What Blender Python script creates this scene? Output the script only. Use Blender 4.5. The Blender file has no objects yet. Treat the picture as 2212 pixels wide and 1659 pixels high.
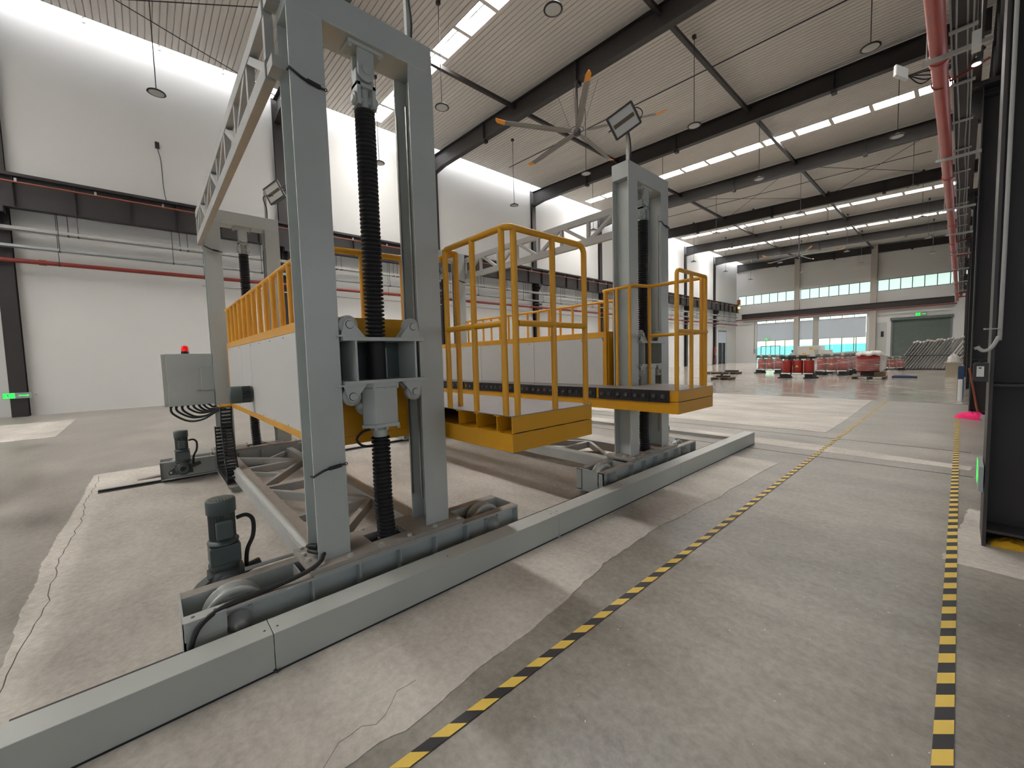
import bpy, math, random
from mathutils import Vector, Matrix
random.seed(7)
PI = math.pi
SC = bpy.context.scene
COL = SC.collection

# ------------------------------------------------------------ camera, world, exposure
cam = bpy.data.cameras.new('camera')
cam.sensor_fit = 'HORIZONTAL'; cam.sensor_width = 36.0
cam.lens = 873.118 / 2212 * 36; cam.clip_start = 0.02; cam.clip_end = 400
camo = bpy.data.objects.new('camera', cam); COL.objects.link(camo)
_r = Vector((0.6702552, 0.74162092, -0.02750213)); _u = Vector((-0.02931729, 0.06348913, 0.99755182))
_f = Vector((-0.74155139, 0.66780801, -0.06429624))
camo.matrix_world = Matrix(((_r.x, _u.x, -_f.x, 0), (_r.y, _u.y, -_f.y, 0), (_r.z, _u.z, -_f.z, 1.6), (0, 0, 0, 1)))
SC.camera = camo
SC.view_settings.view_transform = 'Standard'; SC.view_settings.look = 'None'
SC.view_settings.gamma = 1; SC.view_settings.use_curve_mapping = False
SC.view_settings.exposure = 1.15
SKY_ROOF = 27.0      # radiance of the daylit translucent roof strips
SKY_WALL = 5.0       # roof strip along the left wall
SKY_HIGH = 0.42       # frosted high windows
w = bpy.data.worlds.new('world'); SC.world = w; w.use_nodes = True
_n = w.node_tree.nodes; _bg = _n['Background']
_sky = _n.new('ShaderNodeTexSky'); _sky.sky_type = 'NISHITA'; _sky.sun_disc = False
_sky.sun_elevation = math.radians(42); _sky.sun_rotation = math.radians(200)
w.node_tree.links.new(_sky.outputs[0], _bg.inputs[0]); _bg.inputs[1].default_value = 0.45
sun = bpy.data.lights.new('sun', 'SUN'); sun.energy = 1.3; sun.angle = math.radians(3)
suno = bpy.data.objects.new('sun', sun); COL.objects.link(suno); suno.rotation_euler = (math.radians(38), 0, math.radians(45))

# ------------------------------------------------------------ materials
def lin(c): return tuple(((v / 255) / 12.92 if v / 255 <= .04045 else ((v / 255 + .055) / 1.055) ** 2.4) for v in c)
def mat(name, col, rough=.5, metal=0.0, var=.08, scale=3.0, bump=0.0, bscale=60.0, emit=0.0, spec=.5, stretch=None, ecol=None):
    m = bpy.data.materials.new(name); m.use_nodes = True
    nt = m.node_tree; N = nt.nodes; L = nt.links; b = N['Principled BSDF']
    c = lin(col); b.inputs['Roughness'].default_value = rough; b.inputs['Metallic'].default_value = metal
    b.inputs['Specular IOR Level'].default_value = spec
    tc = N.new('ShaderNodeTexCoord')
    src = tc.outputs['Object']
    if stretch:
        mp = N.new('ShaderNodeMapping'); mp.inputs['Scale'].default_value = stretch
        L.new(src, mp.inputs[0]); src = mp.outputs[0]
    if var > 0:
        nz = N.new('ShaderNodeTexNoise'); nz.inputs['Scale'].default_value = scale; nz.inputs['Detail'].default_value = 5
        L.new(src, nz.inputs['Vector'])
        mx = N.new('ShaderNodeMix'); mx.data_type = 'RGBA'
        mx.inputs[6].default_value = (*[v * (1 - var) for v in c], 1); mx.inputs[7].default_value = (*[min(1, v * (1 + var)) for v in c], 1)
        L.new(nz.outputs['Fac'], mx.inputs[0]); L.new(mx.outputs[2], b.inputs['Base Color'])
    else:
        b.inputs['Base Color'].default_value = (*c, 1)
    if bump > 0:
        nb = N.new('ShaderNodeTexNoise'); nb.inputs['Scale'].default_value = bscale; nb.inputs['Detail'].default_value = 3
        L.new(src, nb.inputs['Vector'])
        bp = N.new('ShaderNodeBump'); bp.inputs['Strength'].default_value = bump; bp.inputs['Distance'].default_value = .002
        L.new(nb.outputs['Fac'], bp.inputs['Height']); L.new(bp.outputs[0], b.inputs['Normal'])
    if emit > 0:
        b.inputs['Emission Color'].default_value = (*(lin(ecol) if ecol else c), 1); b.inputs['Emission Strength'].default_value = emit
    return m
M = dict(
    grey=mat('grey_paint', (180, 184, 180), .27, var=.07, bump=.35, bscale=45),
    greyd=mat('dusty_grey_paint', (166, 165, 160), .6, var=.12, scale=6, bump=.2),
    cover=mat('light_grey_sheet', (180, 181, 174), .42, var=.05, scale=1.5),
    dust=mat('dusty_steel', (158, 149, 139), .8, var=.18, scale=9),
    yellow=mat('yellow_paint', (214, 152, 22), .38, var=.06, scale=5, bump=.12),
    rubber=mat('black_rubber', (26, 24, 26), .62, var=.2),
    cable=mat('black_cable', (30, 28, 27), .5, var=.1),
    steel=mat('bare_steel', (150, 148, 142), .32, metal=.9, var=.1),
    dsteel=mat('dark_brown_steel_paint', (42, 37, 35), .45, var=.14, scale=2, bump=.15, bscale=20),
    dsteel2=mat('dark_grey_steel_paint', (52, 48, 47), .5, var=.12, scale=2),
    bolt=mat('dark_bolt', (92, 92, 92), .38, metal=.6, var=.1),
    block=mat('black_oxide_block', (30, 29, 31), .42, var=.12),
    panel=mat('white_panel', (196, 193, 188), .5, var=.04, scale=1.2),
    deck=mat('grey_deck_plate', (138, 131, 127), .5, var=.12, scale=6),
    motor=mat('green_grey_motor', (72, 82, 80), .45, var=.1),
    motord=mat('dark_motor_casting', (62, 66, 63), .55, var=.15, bump=.4, bscale=80),
    wall=mat('white_wall', (208, 206, 201), .85, var=.025, scale=.35),
    ceil=mat('roof_sheet', (208, 202, 195), .55, var=.04, scale=.5),
    pillar=mat('light_pillar', (176, 168, 158), .8, var=.05),
    red=mat('red_pipe_paint', (128, 44, 34), .38, var=.12, scale=3),
    redr=mat('faded_red_pipe_paint', (176, 84, 74), .36, var=.14, scale=2),
    galv=mat('galvanised_steel', (168, 172, 172), .4, metal=.5, var=.12, scale=4),
    cond=mat('orange_conductor_bar', (140, 70, 40), .5, var=.1),
    resin=mat('red_cast_resin', (158, 34, 22), .35, var=.08),
    core=mat('dark_green_core', (58, 66, 58), .5, var=.2),
    tan=mat('tan_insulation', (176, 164, 140), .7, var=.08),
    white=mat('white_plastic', (218, 216, 210), .5, var=.03),
    wood=mat('pallet_wood', (120, 98, 72), .8, var=.25, scale=12, stretch=(1, 6, 1)),
    blind=mat('blue_grey_blind', (196, 205, 212), .8, var=.02),
    rdoor=mat('green_grey_roller_door', (92, 102, 94), .6, var=.04),
    frame=mat('aluminium_frame', (120, 124, 126), .4, metal=.4, var=.04),
    wrapg=mat('grey_wrapped_board', (150, 145, 137), .45, var=.35, scale=5, bump=.5, bscale=12, stretch=(1, 1, 3)),
    film=mat('white_plastic_film', (205, 200, 192), .3, var=.12, scale=9, bump=.6, bscale=30),
    orange=mat('orange_blade_tip', (235, 150, 40), .45, var=.05),
    blade=mat('fan_blade_grey', (128, 124, 118), .4, metal=.3, var=.05),
    lens=mat('lamp_lens', (168, 166, 160), .3, var=0, emit=.03),
    lenslit=mat('lamp_lens_lit', (255, 250, 240), .3, var=0, emit=3),
    beacon=mat('red_beacon', (214, 20, 10), .2, var=.05, emit=.25),
    green=mat('green_lit_sign', (40, 240, 80), .4, var=0, emit=.6),
    signw=mat('sign_face', (150, 156, 152), .5, var=.03),
    tapey=mat('yellow_tape', (226, 190, 84), .5, var=.06, scale=10),
    tapek=mat('black_tape', (44, 42, 44), .5, var=.1, scale=10),
    pink=mat('pink_cloth', (238, 36, 110), .8, var=.08),
    ycloth=mat('yellow_cloth', (206, 158, 26), .85, var=.15, scale=14),
    blue=mat('blue_plastic', (26, 48, 86), .45, var=.08),
    sky_roof=mat('translucent_roof_panel', (255, 255, 252), .5, var=0, emit=SKY_ROOF, ecol=(250, 250, 250)),
    sky_wall=mat('translucent_roof_strip', (255, 255, 252), .5, var=0, emit=SKY_WALL, ecol=(240, 245, 255)),
    sky_high=mat('frosted_window_pane', (214, 236, 228), .4, var=0, emit=SKY_HIGH, ecol=(205, 236, 226)),
    sky_back=mat('back_window_pane', (214, 226, 236), .4, var=0, emit=.3, ecol=(205, 222, 240)),
    side_fill=mat('side_fill_glow', (214, 226, 236), .4, var=0, emit=.6, ecol=(225, 232, 240)),  # glow of the added fill panels on the right bay wall
    crack=mat('crack_shadow_grey', (92, 86, 78), 1.0, var=.1, spec=0.0),
    skin=mat('skin', (196, 150, 122), .6, var=.05), hair=mat('black_hair', (24, 20, 18), .6, var=.1),
    shirt=mat('pale_blue_shirt', (178, 194, 206), .8, var=.05), trouser=mat('dark_trousers', (44, 46, 54), .8, var=.05),
    fence=mat('teal_fence_sheet', (100, 196, 176), .6, var=.04), hill=mat('dry_yellow_slope', (222, 206, 146), .9, var=.2, scale=1.5),
    yard=mat('pale_yard', (190, 188, 180), .9, var=.06), wedge=mat('mauve_steel_wedge', (118, 108, 106), .5, var=.1),
)
def glass_mat():
    m = bpy.data.materials.new('clear_glass'); m.use_nodes = True; nt = m.node_tree; N = nt.nodes; L = nt.links
    N.remove(N['Principled BSDF']); out = N['Material Output']
    t = N.new('ShaderNodeBsdfTransparent'); t.inputs[0].default_value = (.9, .95, .93, 1)
    g = N.new('ShaderNodeBsdfGlossy'); g.inputs['Roughness'].default_value = .03
    fr = N.new('ShaderNodeFresnel'); fr.inputs[0].default_value = 1.45
    mx = N.new('ShaderNodeMixShader'); L.new(fr.outputs[0], mx.inputs[0]); L.new(t.outputs[0], mx.inputs[1]); L.new(g.outputs[0], mx.inputs[2])
    L.new(mx.outputs[0], out.inputs[0]); return m
M['glass'] = glass_mat()
def film_mat():
    m = mat('clear_stretch_film', (230, 226, 220), .25, var=.1, scale=6, bump=.8, bscale=25)
    nt = m.node_tree; N = nt.nodes; L = nt.links; b = N['Principled BSDF']
    tc = N.new('ShaderNodeTexCoord'); mp = N.new('ShaderNodeMapping'); mp.inputs['Scale'].default_value = (1.2, 1.2, 14)
    nz = N.new('ShaderNodeTexNoise'); nz.inputs['Scale'].default_value = 1.6; nz.inputs['Detail'].default_value = 4
    cr = N.new('ShaderNodeValToRGB'); cr.color_ramp.elements[0].position = .5; cr.color_ramp.elements[1].position = .78
    cr.color_ramp.elements[0].color = (.12,) * 3 + (1,); cr.color_ramp.elements[1].color = (.75,) * 3 + (1,)
    L.new(tc.outputs['Object'], mp.inputs[0]); L.new(mp.outputs[0], nz.inputs['Vector']); L.new(nz.outputs['Fac'], cr.inputs[0])
    L.new(cr.outputs[0], b.inputs['Alpha']); return m
M['clearfilm'] = film_mat()

def floor_mat(name, dark, light, r0, r1, coat=0.0, bstr=.25, line=None):
    m = bpy.data.materials.new(name); m.use_nodes = True; nt = m.node_tree; N = nt.nodes; L = nt.links; b = N['Principled BSDF']
    tc = N.new('ShaderNodeTexCoord')
    n1 = N.new('ShaderNodeTexNoise'); n1.inputs['Scale'].default_value = .8; n1.inputs['Detail'].default_value = 8; n1.inputs['Roughness'].default_value = .62
    mp = N.new('ShaderNodeMapping'); mp.inputs['Scale'].default_value = (1.0, 1.7, 1); mp.inputs['Rotation'].default_value = (0, 0, .25)
    L.new(tc.outputs['Object'], mp.inputs[0]); L.new(mp.outputs[0], n1.inputs['Vector'])
    n2 = N.new('ShaderNodeTexNoise'); n2.inputs['Scale'].default_value = 22; n2.inputs['Detail'].default_value = 5; n2.inputs['Roughness'].default_value = .7
    L.new(tc.outputs['Object'], n2.inputs['Vector'])
    ma = N.new('ShaderNodeMath'); ma.operation = 'MULTIPLY_ADD'; ma.inputs[1].default_value = .42
    L.new(n2.outputs['Fac'], ma.inputs[0])
    mb = N.new('ShaderNodeMath'); mb.operation = 'MULTIPLY'; mb.inputs[1].default_value = .72
    L.new(n1.outputs['Fac'], mb.inputs[0]); L.new(mb.outputs[0], ma.inputs[2])
    cr = N.new('ShaderNodeValToRGB'); cr.color_ramp.elements[0].position = .42; cr.color_ramp.elements[1].position = .70
    cr.color_ramp.elements[0].color = (*lin(dark), 1); cr.color_ramp.elements[1].color = (*lin(light), 1)
    L.new(ma.outputs[0], cr.inputs[0]); L.new(cr.outputs[0], b.inputs['Base Color'])
    rr = N.new('ShaderNodeMapRange'); rr.inputs[1].default_value = .35; rr.inputs[2].default_value = .65
    rr.inputs[3].default_value = r0; rr.inputs[4].default_value = r1
    L.new(n1.outputs['Fac'], rr.inputs[0]); L.new(rr.outputs[0], b.inputs['Roughness'])
    wv = N.new('ShaderNodeTexNoise'); wv.inputs['Scale'].default_value = 1.1; wv.inputs['Detail'].default_value = 2
    mp2 = N.new('ShaderNodeMapping'); mp2.inputs['Scale'].default_value = (.5, 2.2, 1); L.new(tc.outputs['Object'], mp2.inputs[0]); L.new(mp2.outputs[0], wv.inputs['Vector'])
    bp = N.new('ShaderNodeBump'); bp.inputs['Strength'].default_value = bstr; bp.inputs['Distance'].default_value = .004
    ad = N.new('ShaderNodeMath'); ad.operation = 'MULTIPLY_ADD'; ad.inputs[1].default_value = .12; L.new(n2.outputs['Fac'], ad.inputs[0]); L.new(wv.outputs['Fac'], ad.inputs[2])
    L.new(ad.outputs[0], bp.inputs['Height']); L.new(bp.outputs[0], b.inputs['Normal'])
    b.inputs['Coat Weight'].default_value = coat; b.inputs['Coat Roughness'].default_value = .12
    return m
M['floor'] = floor_mat('polished_concrete', (112, 105, 97), (160, 153, 142), .30, .40, coat=.0, bstr=.12)
M['floorfar'] = floor_mat('glossy_sealed_concrete', (150, 140, 128), (176, 167, 155), .13, .22, coat=.1, bstr=.25)
M['pad'] = floor_mat('matt_new_concrete', (158, 150, 139), (204, 196, 184), .6, .8, bstr=.16)

# ------------------------------------------------------------ mesh builder
class MB:
    def __init__(s): s.v = []; s.f = []; s.sm = []; s.mi = []; s.cur = 0
    def add(s, vs, fs, smooth=False):
        o = len(s.v); s.v.extend([tuple(p) for p in vs]); s.f.extend([tuple(i + o for i in f) for f in fs])
        s.sm.extend([smooth] * len(fs)); s.mi.extend([s.cur] * len(fs)); return s
    def box(s, x0, x1, y0, y1, z0, z1):
        x0, x1 = sorted((x0, x1)); y0, y1 = sorted((y0, y1)); z0, z1 = sorted((z0, z1))
        return s.add([(x0, y0, z0), (x1, y0, z0), (x1, y1, z0), (x0, y1, z0), (x0, y0, z1), (x1, y0, z1), (x1, y1, z1), (x0, y1, z1)],
                     [(0, 3, 2, 1), (4, 5, 6, 7), (0, 1, 5, 4), (1, 2, 6, 5), (2, 3, 7, 6), (3, 0, 4, 7)])
    def beam(s, p0, p1, w, h, up=(0, 0, 1)):
        p0 = Vector(p0); p1 = Vector(p1); d = (p1 - p0).normalized(); up = Vector(up)
        a = d.cross(up)
        if a.length < 1e-4: a = d.cross(Vector((1, 0, 0)))
        a.normalize(); b = a.cross(d).normalized(); a = a * (w / 2); b = b * (h / 2)
        vs = [p + sa * a + sb * b for p in (p0, p1) for sa, sb in ((-1, -1), (1, -1), (1, 1), (-1, 1))]
        return s.add(vs, [(0, 1, 2, 3), (7, 6, 5, 4), (0, 4, 5, 1), (1, 5, 6, 2), (2, 6, 7, 3), (3, 7, 4, 0)])
    def cyl(s, p0, p1, r, n=14, r2=None, caps=True, smooth=True):
        p0 = Vector(p0); p1 = Vector(p1); r2 = r if r2 is None else r2; d = (p1 - p0).normalized()
        a = d.orthogonal().normalized(); b = d.cross(a)
        vs = [p + (a * math.cos(2 * PI * i / n) + b * math.sin(2 * PI * i / n)) * q for p, q in ((p0, r), (p1, r2)) for i in range(n)]
        s.add(vs, [(i, (i + 1) % n, n + (i + 1) % n, n + i) for i in range(n)], smooth)
        if caps: s.add(vs, [tuple(range(n - 1, -1, -1)), tuple(range(n, 2 * n))])
        return s
    def tube(s, pts, r, n=8, caps=True):
        pts = [Vector(p) for p in pts]; m = len(pts); vs = []; a = None
        for k, p in enumerate(pts):
            d = (pts[min(k + 1, m - 1)] - pts[max(k - 1, 0)]).normalized()
            if a is None: a = d.orthogonal().normalized()
            a = (a - d * a.dot(d)).normalized(); b = d.cross(a)
            vs += [p + (a * math.cos(2 * PI * i / n) + b * math.sin(2 * PI * i / n)) * r for i in range(n)]
        s.add(vs, [(k * n + i, k * n + (i + 1) % n, (k + 1) * n + (i + 1) % n, (k + 1) * n + i) for k in range(m - 1) for i in range(n)], True)
        if caps: s.add(vs, [tuple(range(n - 1, -1, -1)), tuple((m - 1) * n + i for i in range(n))])
        return s
    def lathe(s, prof, c, axis=(0, 0, 1), n=20, smooth=True):
        c = Vector(c); d = Vector(axis).normalized(); a = d.orthogonal().normalized(); b = d.cross(a); vs = []; m = len(prof)
        for r, z in prof: vs += [c + d * z + (a * math.cos(2 * PI * i / n) + b * math.sin(2 * PI * i / n)) * max(r, 1e-4) for i in range(n)]
        return s.add(vs, [(k * n + i, k * n + (i + 1) % n, (k + 1) * n + (i + 1) % n, (k + 1) * n + i) for k in range(m - 1) for i in range(n)], smooth)
    def prism(s, poly, ax, a0, a1):
        n = len(poly)
        def P(u, v, a): return {'x': (a, u, v), 'y': (u, a, v), 'z': (u, v, a)}[ax]
        vs = [P(u, v, a0) for u, v in poly] + [P(u, v, a1) for u, v in poly]
        return s.add(vs, [tuple(range(n)), tuple(range(2 * n - 1, n - 1, -1))] + [(i, n + i, n + (i + 1) % n, (i + 1) % n) for i in range(n)])
    def mesh(s, name, mats, off=(0, 0, 0)):
        me = bpy.data.meshes.new(name); ox, oy, oz = off
        me.from_pydata([(x - ox, y - oy, z - oz) for x, y, z in s.v], [], s.f)
        for m in (mats if isinstance(mats, (list, tuple)) else [mats]): me.materials.append(m)
        me.polygons.foreach_set('use_smooth', s.sm); me.polygons.foreach_set('material_index', s.mi)
        import bmesh
        bm = bmesh.new(); bm.from_mesh(me); bmesh.ops.recalc_face_normals(bm, faces=bm.faces); bm.to_mesh(me); bm.free()
        me.update(); return me
def wloc(o):
    v = Vector((0, 0, 0))
    while o: v += o.location; o = o.parent
    return v
def build(mb, name, m, parent=None, bevel=0, label=None, kind=None, origin=None):
    off = wloc(parent) if parent else Vector(origin or (0, 0, 0))
    me = mb.mesh(name, m, off); o = bpy.data.objects.new(name, me); COL.objects.link(o)
    if parent: o.parent = parent
    elif origin: o.location = origin
    if bevel:
        bv = o.modifiers.new('bevel', 'BEVEL'); bv.width = bevel; bv.segments = 2; bv.limit_method = 'ANGLE'; bv.angle_limit = math.radians(50)
    if label: o['label'] = label
    if kind: o['kind'] = kind
    return o
def inst(name, me, parent, loc, rot=None, label=None, scale=None):
    o = bpy.data.objects.new(name, me); COL.objects.link(o); o.parent = parent
    o.location = Vector(loc) - (wloc(parent) if parent else Vector((0, 0, 0)))
    if rot: o.rotation_euler = rot
    if scale: o.scale = scale
    if label: o['label'] = label
    return o
def tag(o, label, cat, group=None):
    o['label'] = label; o['category'] = cat
    if group: o['group'] = group
    return o
def thing(name, loc, label, cat, group=None):
    o = bpy.data.objects.new(name, None); COL.objects.link(o); o.location = loc; o.empty_display_size = .1
    return tag(o, label, cat, group)
def one(mb, name, m, label, cat, group=None, bevel=0, origin=None):
    return tag(build(mb, name, m, None, bevel, origin=origin), label, cat, group)
def copy_tree(o, parent=None):
    c = o.copy(); COL.objects.link(c)
    if parent: c.parent = parent
    for ch in list(o.children): copy_tree(ch, c)
    return c
def struct(mb, name, m, parent=None, bevel=0): return build(mb, name, m, parent, bevel, kind='structure')
def arc(c, r, a0, a1, n, u, v):
    c = Vector(c); u = Vector(u); v = Vector(v)
    return [c + u * (r * math.cos(a0 + (a1 - a0) * i / n)) + v * (r * math.sin(a0 + (a1 - a0) * i / n)) for i in range(n + 1)]
def smooth_path(pts, k=6):
    P = [Vector(p) for p in pts]; out = []
    for i in range(len(P) - 1):
        p0 = P[max(i - 1, 0)]; p1 = P[i]; p2 = P[i + 1]; p3 = P[min(i + 2, len(P) - 1)]
        for j in range(k):
            t = j / k
            out.append(.5 * ((2 * p1) + (p2 - p0) * t + (2 * p0 - 5 * p1 + 4 * p2 - p3) * t * t + (3 * p1 - p0 - 3 * p2 + p3) * t ** 3))
    out.append(P[-1]); return out
ORD = ['first', 'second', 'third', 'fourth', 'fifth', 'sixth', 'seventh', 'eighth', 'ninth', 'tenth', 'eleventh', 'twelfth']

# ------------------------------------------------------------ the hall
XL, XR = -22.45, 10.0        # left wall, right wall of the side bay
Y0, Y1 = -12.3, 65.3
FR = [-12.1, -3.4, 5.4, 14.05, 22.8, 31.4, 40.0, 48.6, 57.1, 65.05]      # frame lines
def roofz(x): return 14.35 - .036 * (x + 21.6)
def raftop(x): return roofz(x) - .2
def rafbot(x): return 13.28 - .030 * (x + 21.8)
# floor
b = MB(); b.box(XL - .3, XR, Y0 - .3, 16.45, -.3, 0); fl = struct(b, 'floor', M['floor'])
b = MB(); b.box(XL - .3, XR, 16.45, Y1 + .3, -.3, 0); build(b, 'floor_slab', M['floorfar'], fl)
def rough_poly(pts, step=.05, amp=.03):
    out = []
    for i, (x, y) in enumerate(pts):
        x2, y2 = pts[(i + 1) % len(pts)]; d = math.hypot(x2 - x, y2 - y); n = max(1, int(d / step))
        nx, ny = (y2 - y) / d, -(x2 - x) / d; ph = random.random() * 9
        for k in range(n):
            t = k / n; a = amp * (.45 * math.sin(ph + t * d * 1.3) + .3 * math.sin(ph + t * d * 6) + .35 * random.uniform(-1, 1)) if k else 0
            out.append((x + (x2 - x) * t + nx * a, y + (y2 - y) * t + ny * a))
    return out
def slab(pts, m, amp, z=.004, name='concrete_slab'):
    poly = rough_poly(pts, amp=amp); b = MB(); n = len(poly)
    b.add([(x, y, z) for x, y in poly], [tuple(range(n))]); b.add([(x, y, z) for x, y in poly] + [(x, y, -.01) for x, y in poly], [(i, (i + 1) % n, n + (i + 1) % n, n + i) for i in range(n)])
    return build(b, name, m, fl)
slab([(-8.75, -.70), (-5.0, -.74), (-3.2, -.70), (-1.52, -.66), (-1.58, .68), (-1.67, 1.74), (-1.775, 2.46), (-1.83, 3.4), (-1.74, 4.69), (-1.70, 6.6), (-8.75, 6.75)], M['pad'], .022)
b = MB(); rn = random.Random(3); pts = [(-8.6 + k * .11, -.635 + .014 * rn.uniform(-1, 1) + .02 * math.sin(k * .35)) for k in range(54)]
for (xa_, ya_), (xb_, yb_) in zip(pts[:-1], pts[1:]):
    b.add([(xa_, ya_ - .0025, .0048), (xb_, yb_ - .0025, .0048), (xb_, yb_ + .0025, .0048), (xa_, ya_ + .0025, .0048)], [(0, 1, 2, 3)])
pts = [(-1.62 + .03 * math.sin(k * .9) + .02 * rn.uniform(-1, 1) - k * .012, .25 + k * .05) for k in range(14)]
for (xa_, ya_), (xb_, yb_) in zip(pts[:-1], pts[1:]):
    b.add([(xa_ - .0015, ya_, .0048), (xa_ + .0015, ya_, .0048), (xb_ + .0015, yb_, .0048), (xb_ - .0015, yb_, .0048)], [(0, 1, 2, 3)])
build(b, 'floor_crack', M['crack'], fl)
b = MB()
for k in range(150):
    x = rn.uniform(-1.3, 1.2) if k % 3 else rn.uniform(-7.5, -1.5); y = rn.uniform(.6, 7.0); q = rn.uniform(.0015, .004); a_ = rn.uniform(0, 3)
    b.beam((x, y, .006), (x + q * 2.5 * math.cos(a_), y + q * 2.5 * math.sin(a_), .006), q, .002)
build(b, 'floor_debris', M['white'], fl, kind='stuff')
slab([(-21.8, 9.75), (-1.68, 9.62), (-1.75, 16.42), (-21.8, 16.42)], M['pad'], .02)
slab([(-19.1, -8.0), (-14.6, -8.0), (-14.6, -1.75), (-19.1, -1.8)], M['pad'], .02, z=.003)
slab([(-8.4, 8.02), (.12, 7.72), (.14, 7.98), (-1.7, 8.3), (-8.4, 8.7)], M['pad'], .015, z=.003)
slab([(-.05, 4.35), (1.5, 4.3), (1.5, 5.9), (.1, 5.9), (.05, 5.2)], M['pad'], .03, z=.003)
# saw joints
b = MB()
for y in (7.35, 9.05): b.box(-8.6, .15, y, y + .012, 0, .0025)
pass
build(b, 'floor_joint', M['crack'], fl)
# walls
b = MB(); b.box(XL - .3, XL, Y0, 58.7, 0, 15.2); b.box(XL - .3, XL, 61.6, Y1, 0, 15.2); b.box(XL - .3, XL, 58.7, 61.6, 4.6, 15.2)
struct(b, 'wall_left', M['wall'])
b = MB(); b.box(XR, XR + .3, Y0, Y1, 0, 15.2); struct(b, 'wall_right', M['wall'])
YF = Y1
b = MB()
b.box(XL, -19.7, YF, YF + .3, 0, 8.3); b.box(-19.7, -7.75, YF, YF + .3, 5.85, 8.3); b.box(-7.75, XR, YF, YF + .3, 4.85, 8.3)
b.box(-7.75, -5.5, YF, YF + .3, 0, 4.85); b.box(-.75, XR, YF, YF + .3, 0, 4.85); b.box(-5.5, -.75, YF + .25, YF + .3, 0, 4.85)
b.box(XL, XR, YF, YF + .3, 9.65, 15.2); b.box(1, XR, YF, YF + .3, 8.3, 9.65); b.box(XL, -22.15, YF, YF + .3, 8.3, 9.65)
struct(b, 'wall_far', M['wall'])
b = MB(); b.box(XL, XR, Y0 - .3, Y0, 0, 1.0); b.box(XL, XR, Y0 - .3, Y0, 5.2, 15.2)
for x in (-22.45, -15, -7.5, 0, 7.5): b.box(x, x + 1.4, Y0 - .3, Y0, 1.0, 5.2)
struct(b, 'wall_back', M['wall'])
wb = MB()
for x in (-22.45, -15, -7.5, 0): wb.box(x + 1.4, x + 7.5, Y0 - .2, Y0 - .17, 1.0, 5.2)
struct(wb, 'window_5', M['sky_back'])
wb = MB()
for k in range(12): wb.box(XR - .03, XR - .01, -10 + k * 6, -5.4 + k * 6, 1.2, 5.6)
struct(wb, 'window_6', M['side_fill'])  # unseen glowing panels, added to brighten the gantry sides facing right
# far pillars
for i, (a, c) in enumerate(((-15.15, -14.58), (-7.46, -6.88))):
    b = MB(); b.box(a, c, YF - .45, YF, 0, 14.2)
    one(b, 'wall_pillar', M['pillar'], ['pale concrete pillar on far wall between the blinds', 'pale concrete pillar on far wall beside the roller door'][i], 'pillar', bevel=.01)
# high window strip: frames and panes
def strip(n, x0, x1, z0, z1, cnt, y):
    fr = MB(); fr.box(x0, x1, y, y + .08, z0, z0 + .06); fr.box(x0, x1, y, y + .08, z1 - .06, z1)
    p = (x1 - x0) / cnt
    for k in range(cnt + 1): fr.box(x0 + k * p - .035, x0 + k * p + .035, y, y + .08, z0, z1)
    o = struct(fr, 'window_%d' % n, M['dsteel'])
    pm = MB().box(-p / 2 + .03, p / 2 - .03, -.01, .01, z0 - (z0 + z1) / 2 + .05, z1 - (z0 + z1) / 2 - .05).mesh('pane', M['sky_high'])
    for k in range(cnt): inst('pane', pm, o, (x0 + (k + .5) * p, y + .05, (z0 + z1) / 2))
strip(1, -22.15, -15.2, 8.3, 9.65, 7, YF + .05)
strip(2, -14.55, -7.5, 8.3, 9.65, 7, YF + .05)
strip(3, -6.85, 1.0, 8.3, 9.65, 8, YF + .05)
# big glazing with blinds, low part clear
def mull(n, segs, z1, y):
    fr = MB()
    for x0, x1, cnt in segs:
        p = (x1 - x0) / cnt
        fr.box(x0, x1, y, y + .1, z1 - .08, z1); fr.box(x0, x1, y, y + .1, 0, .08)
        for k in range(cnt + 1): fr.box(x0 + k * p - .04, x0 + k * p + .04, y, y + .1, 0, z1)
    o = struct(fr, 'window_%d' % n, M['frame'])
    for x0, x1, cnt in segs:
        p = (x1 - x0) / cnt
        pm = MB().box(-p / 2 + .04, p / 2 - .04, -.004, .004, .08, z1 - .08).mesh('pane', M['glass'])
        for k in range(cnt): inst('pane', pm, o, (x0 + (k + .5) * p, y + .05, 0))
    return o
w4 = mull(4, [(-19.7, -15.1, 4), (-14.6, -13.1, 1), (-12.5, -7.75, 4)], 5.85, YF + .08)
b = MB(); b.box(-15.1, -14.6, YF + .05, YF + .25, 0, 5.85); b.box(-13.1, -12.5, YF + .05, YF + .25, 0, 5.85); build(b, 'mullion_post', M['pillar'], w4)
b = MB(); b.box(-19.2, -16.8, YF + .06, YF + .12, 2.2, 2.3)
for x in (-19.2, -18.0, -16.9): b.box(x, x + .1, YF + .06, YF + .12, 0, 2.3)
build(b, 'door_frame', M['frame'], w4)
for i, (a, c) in enumerate(((-19.65, -13.1), (-12.5, -7.8))):
    o = one(MB().box(a, c, YF - .03, YF - .01, 3.02, 5.42), 'roller_blind', M['blind'], ['wide blue-grey roller blind left on the far glazing', 'blue-grey roller blind right on the far glazing'][i], 'blind', 'far wall blinds')
    build(MB().cyl((a, YF - .04, 5.45), (c, YF - .04, 5.45), .05), 'blind_tube', M['white'], o); build(MB().box(a, c, YF - .035, YF - .005, 2.98, 3.03), 'bottom_bar', M['frame'], o)
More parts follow.
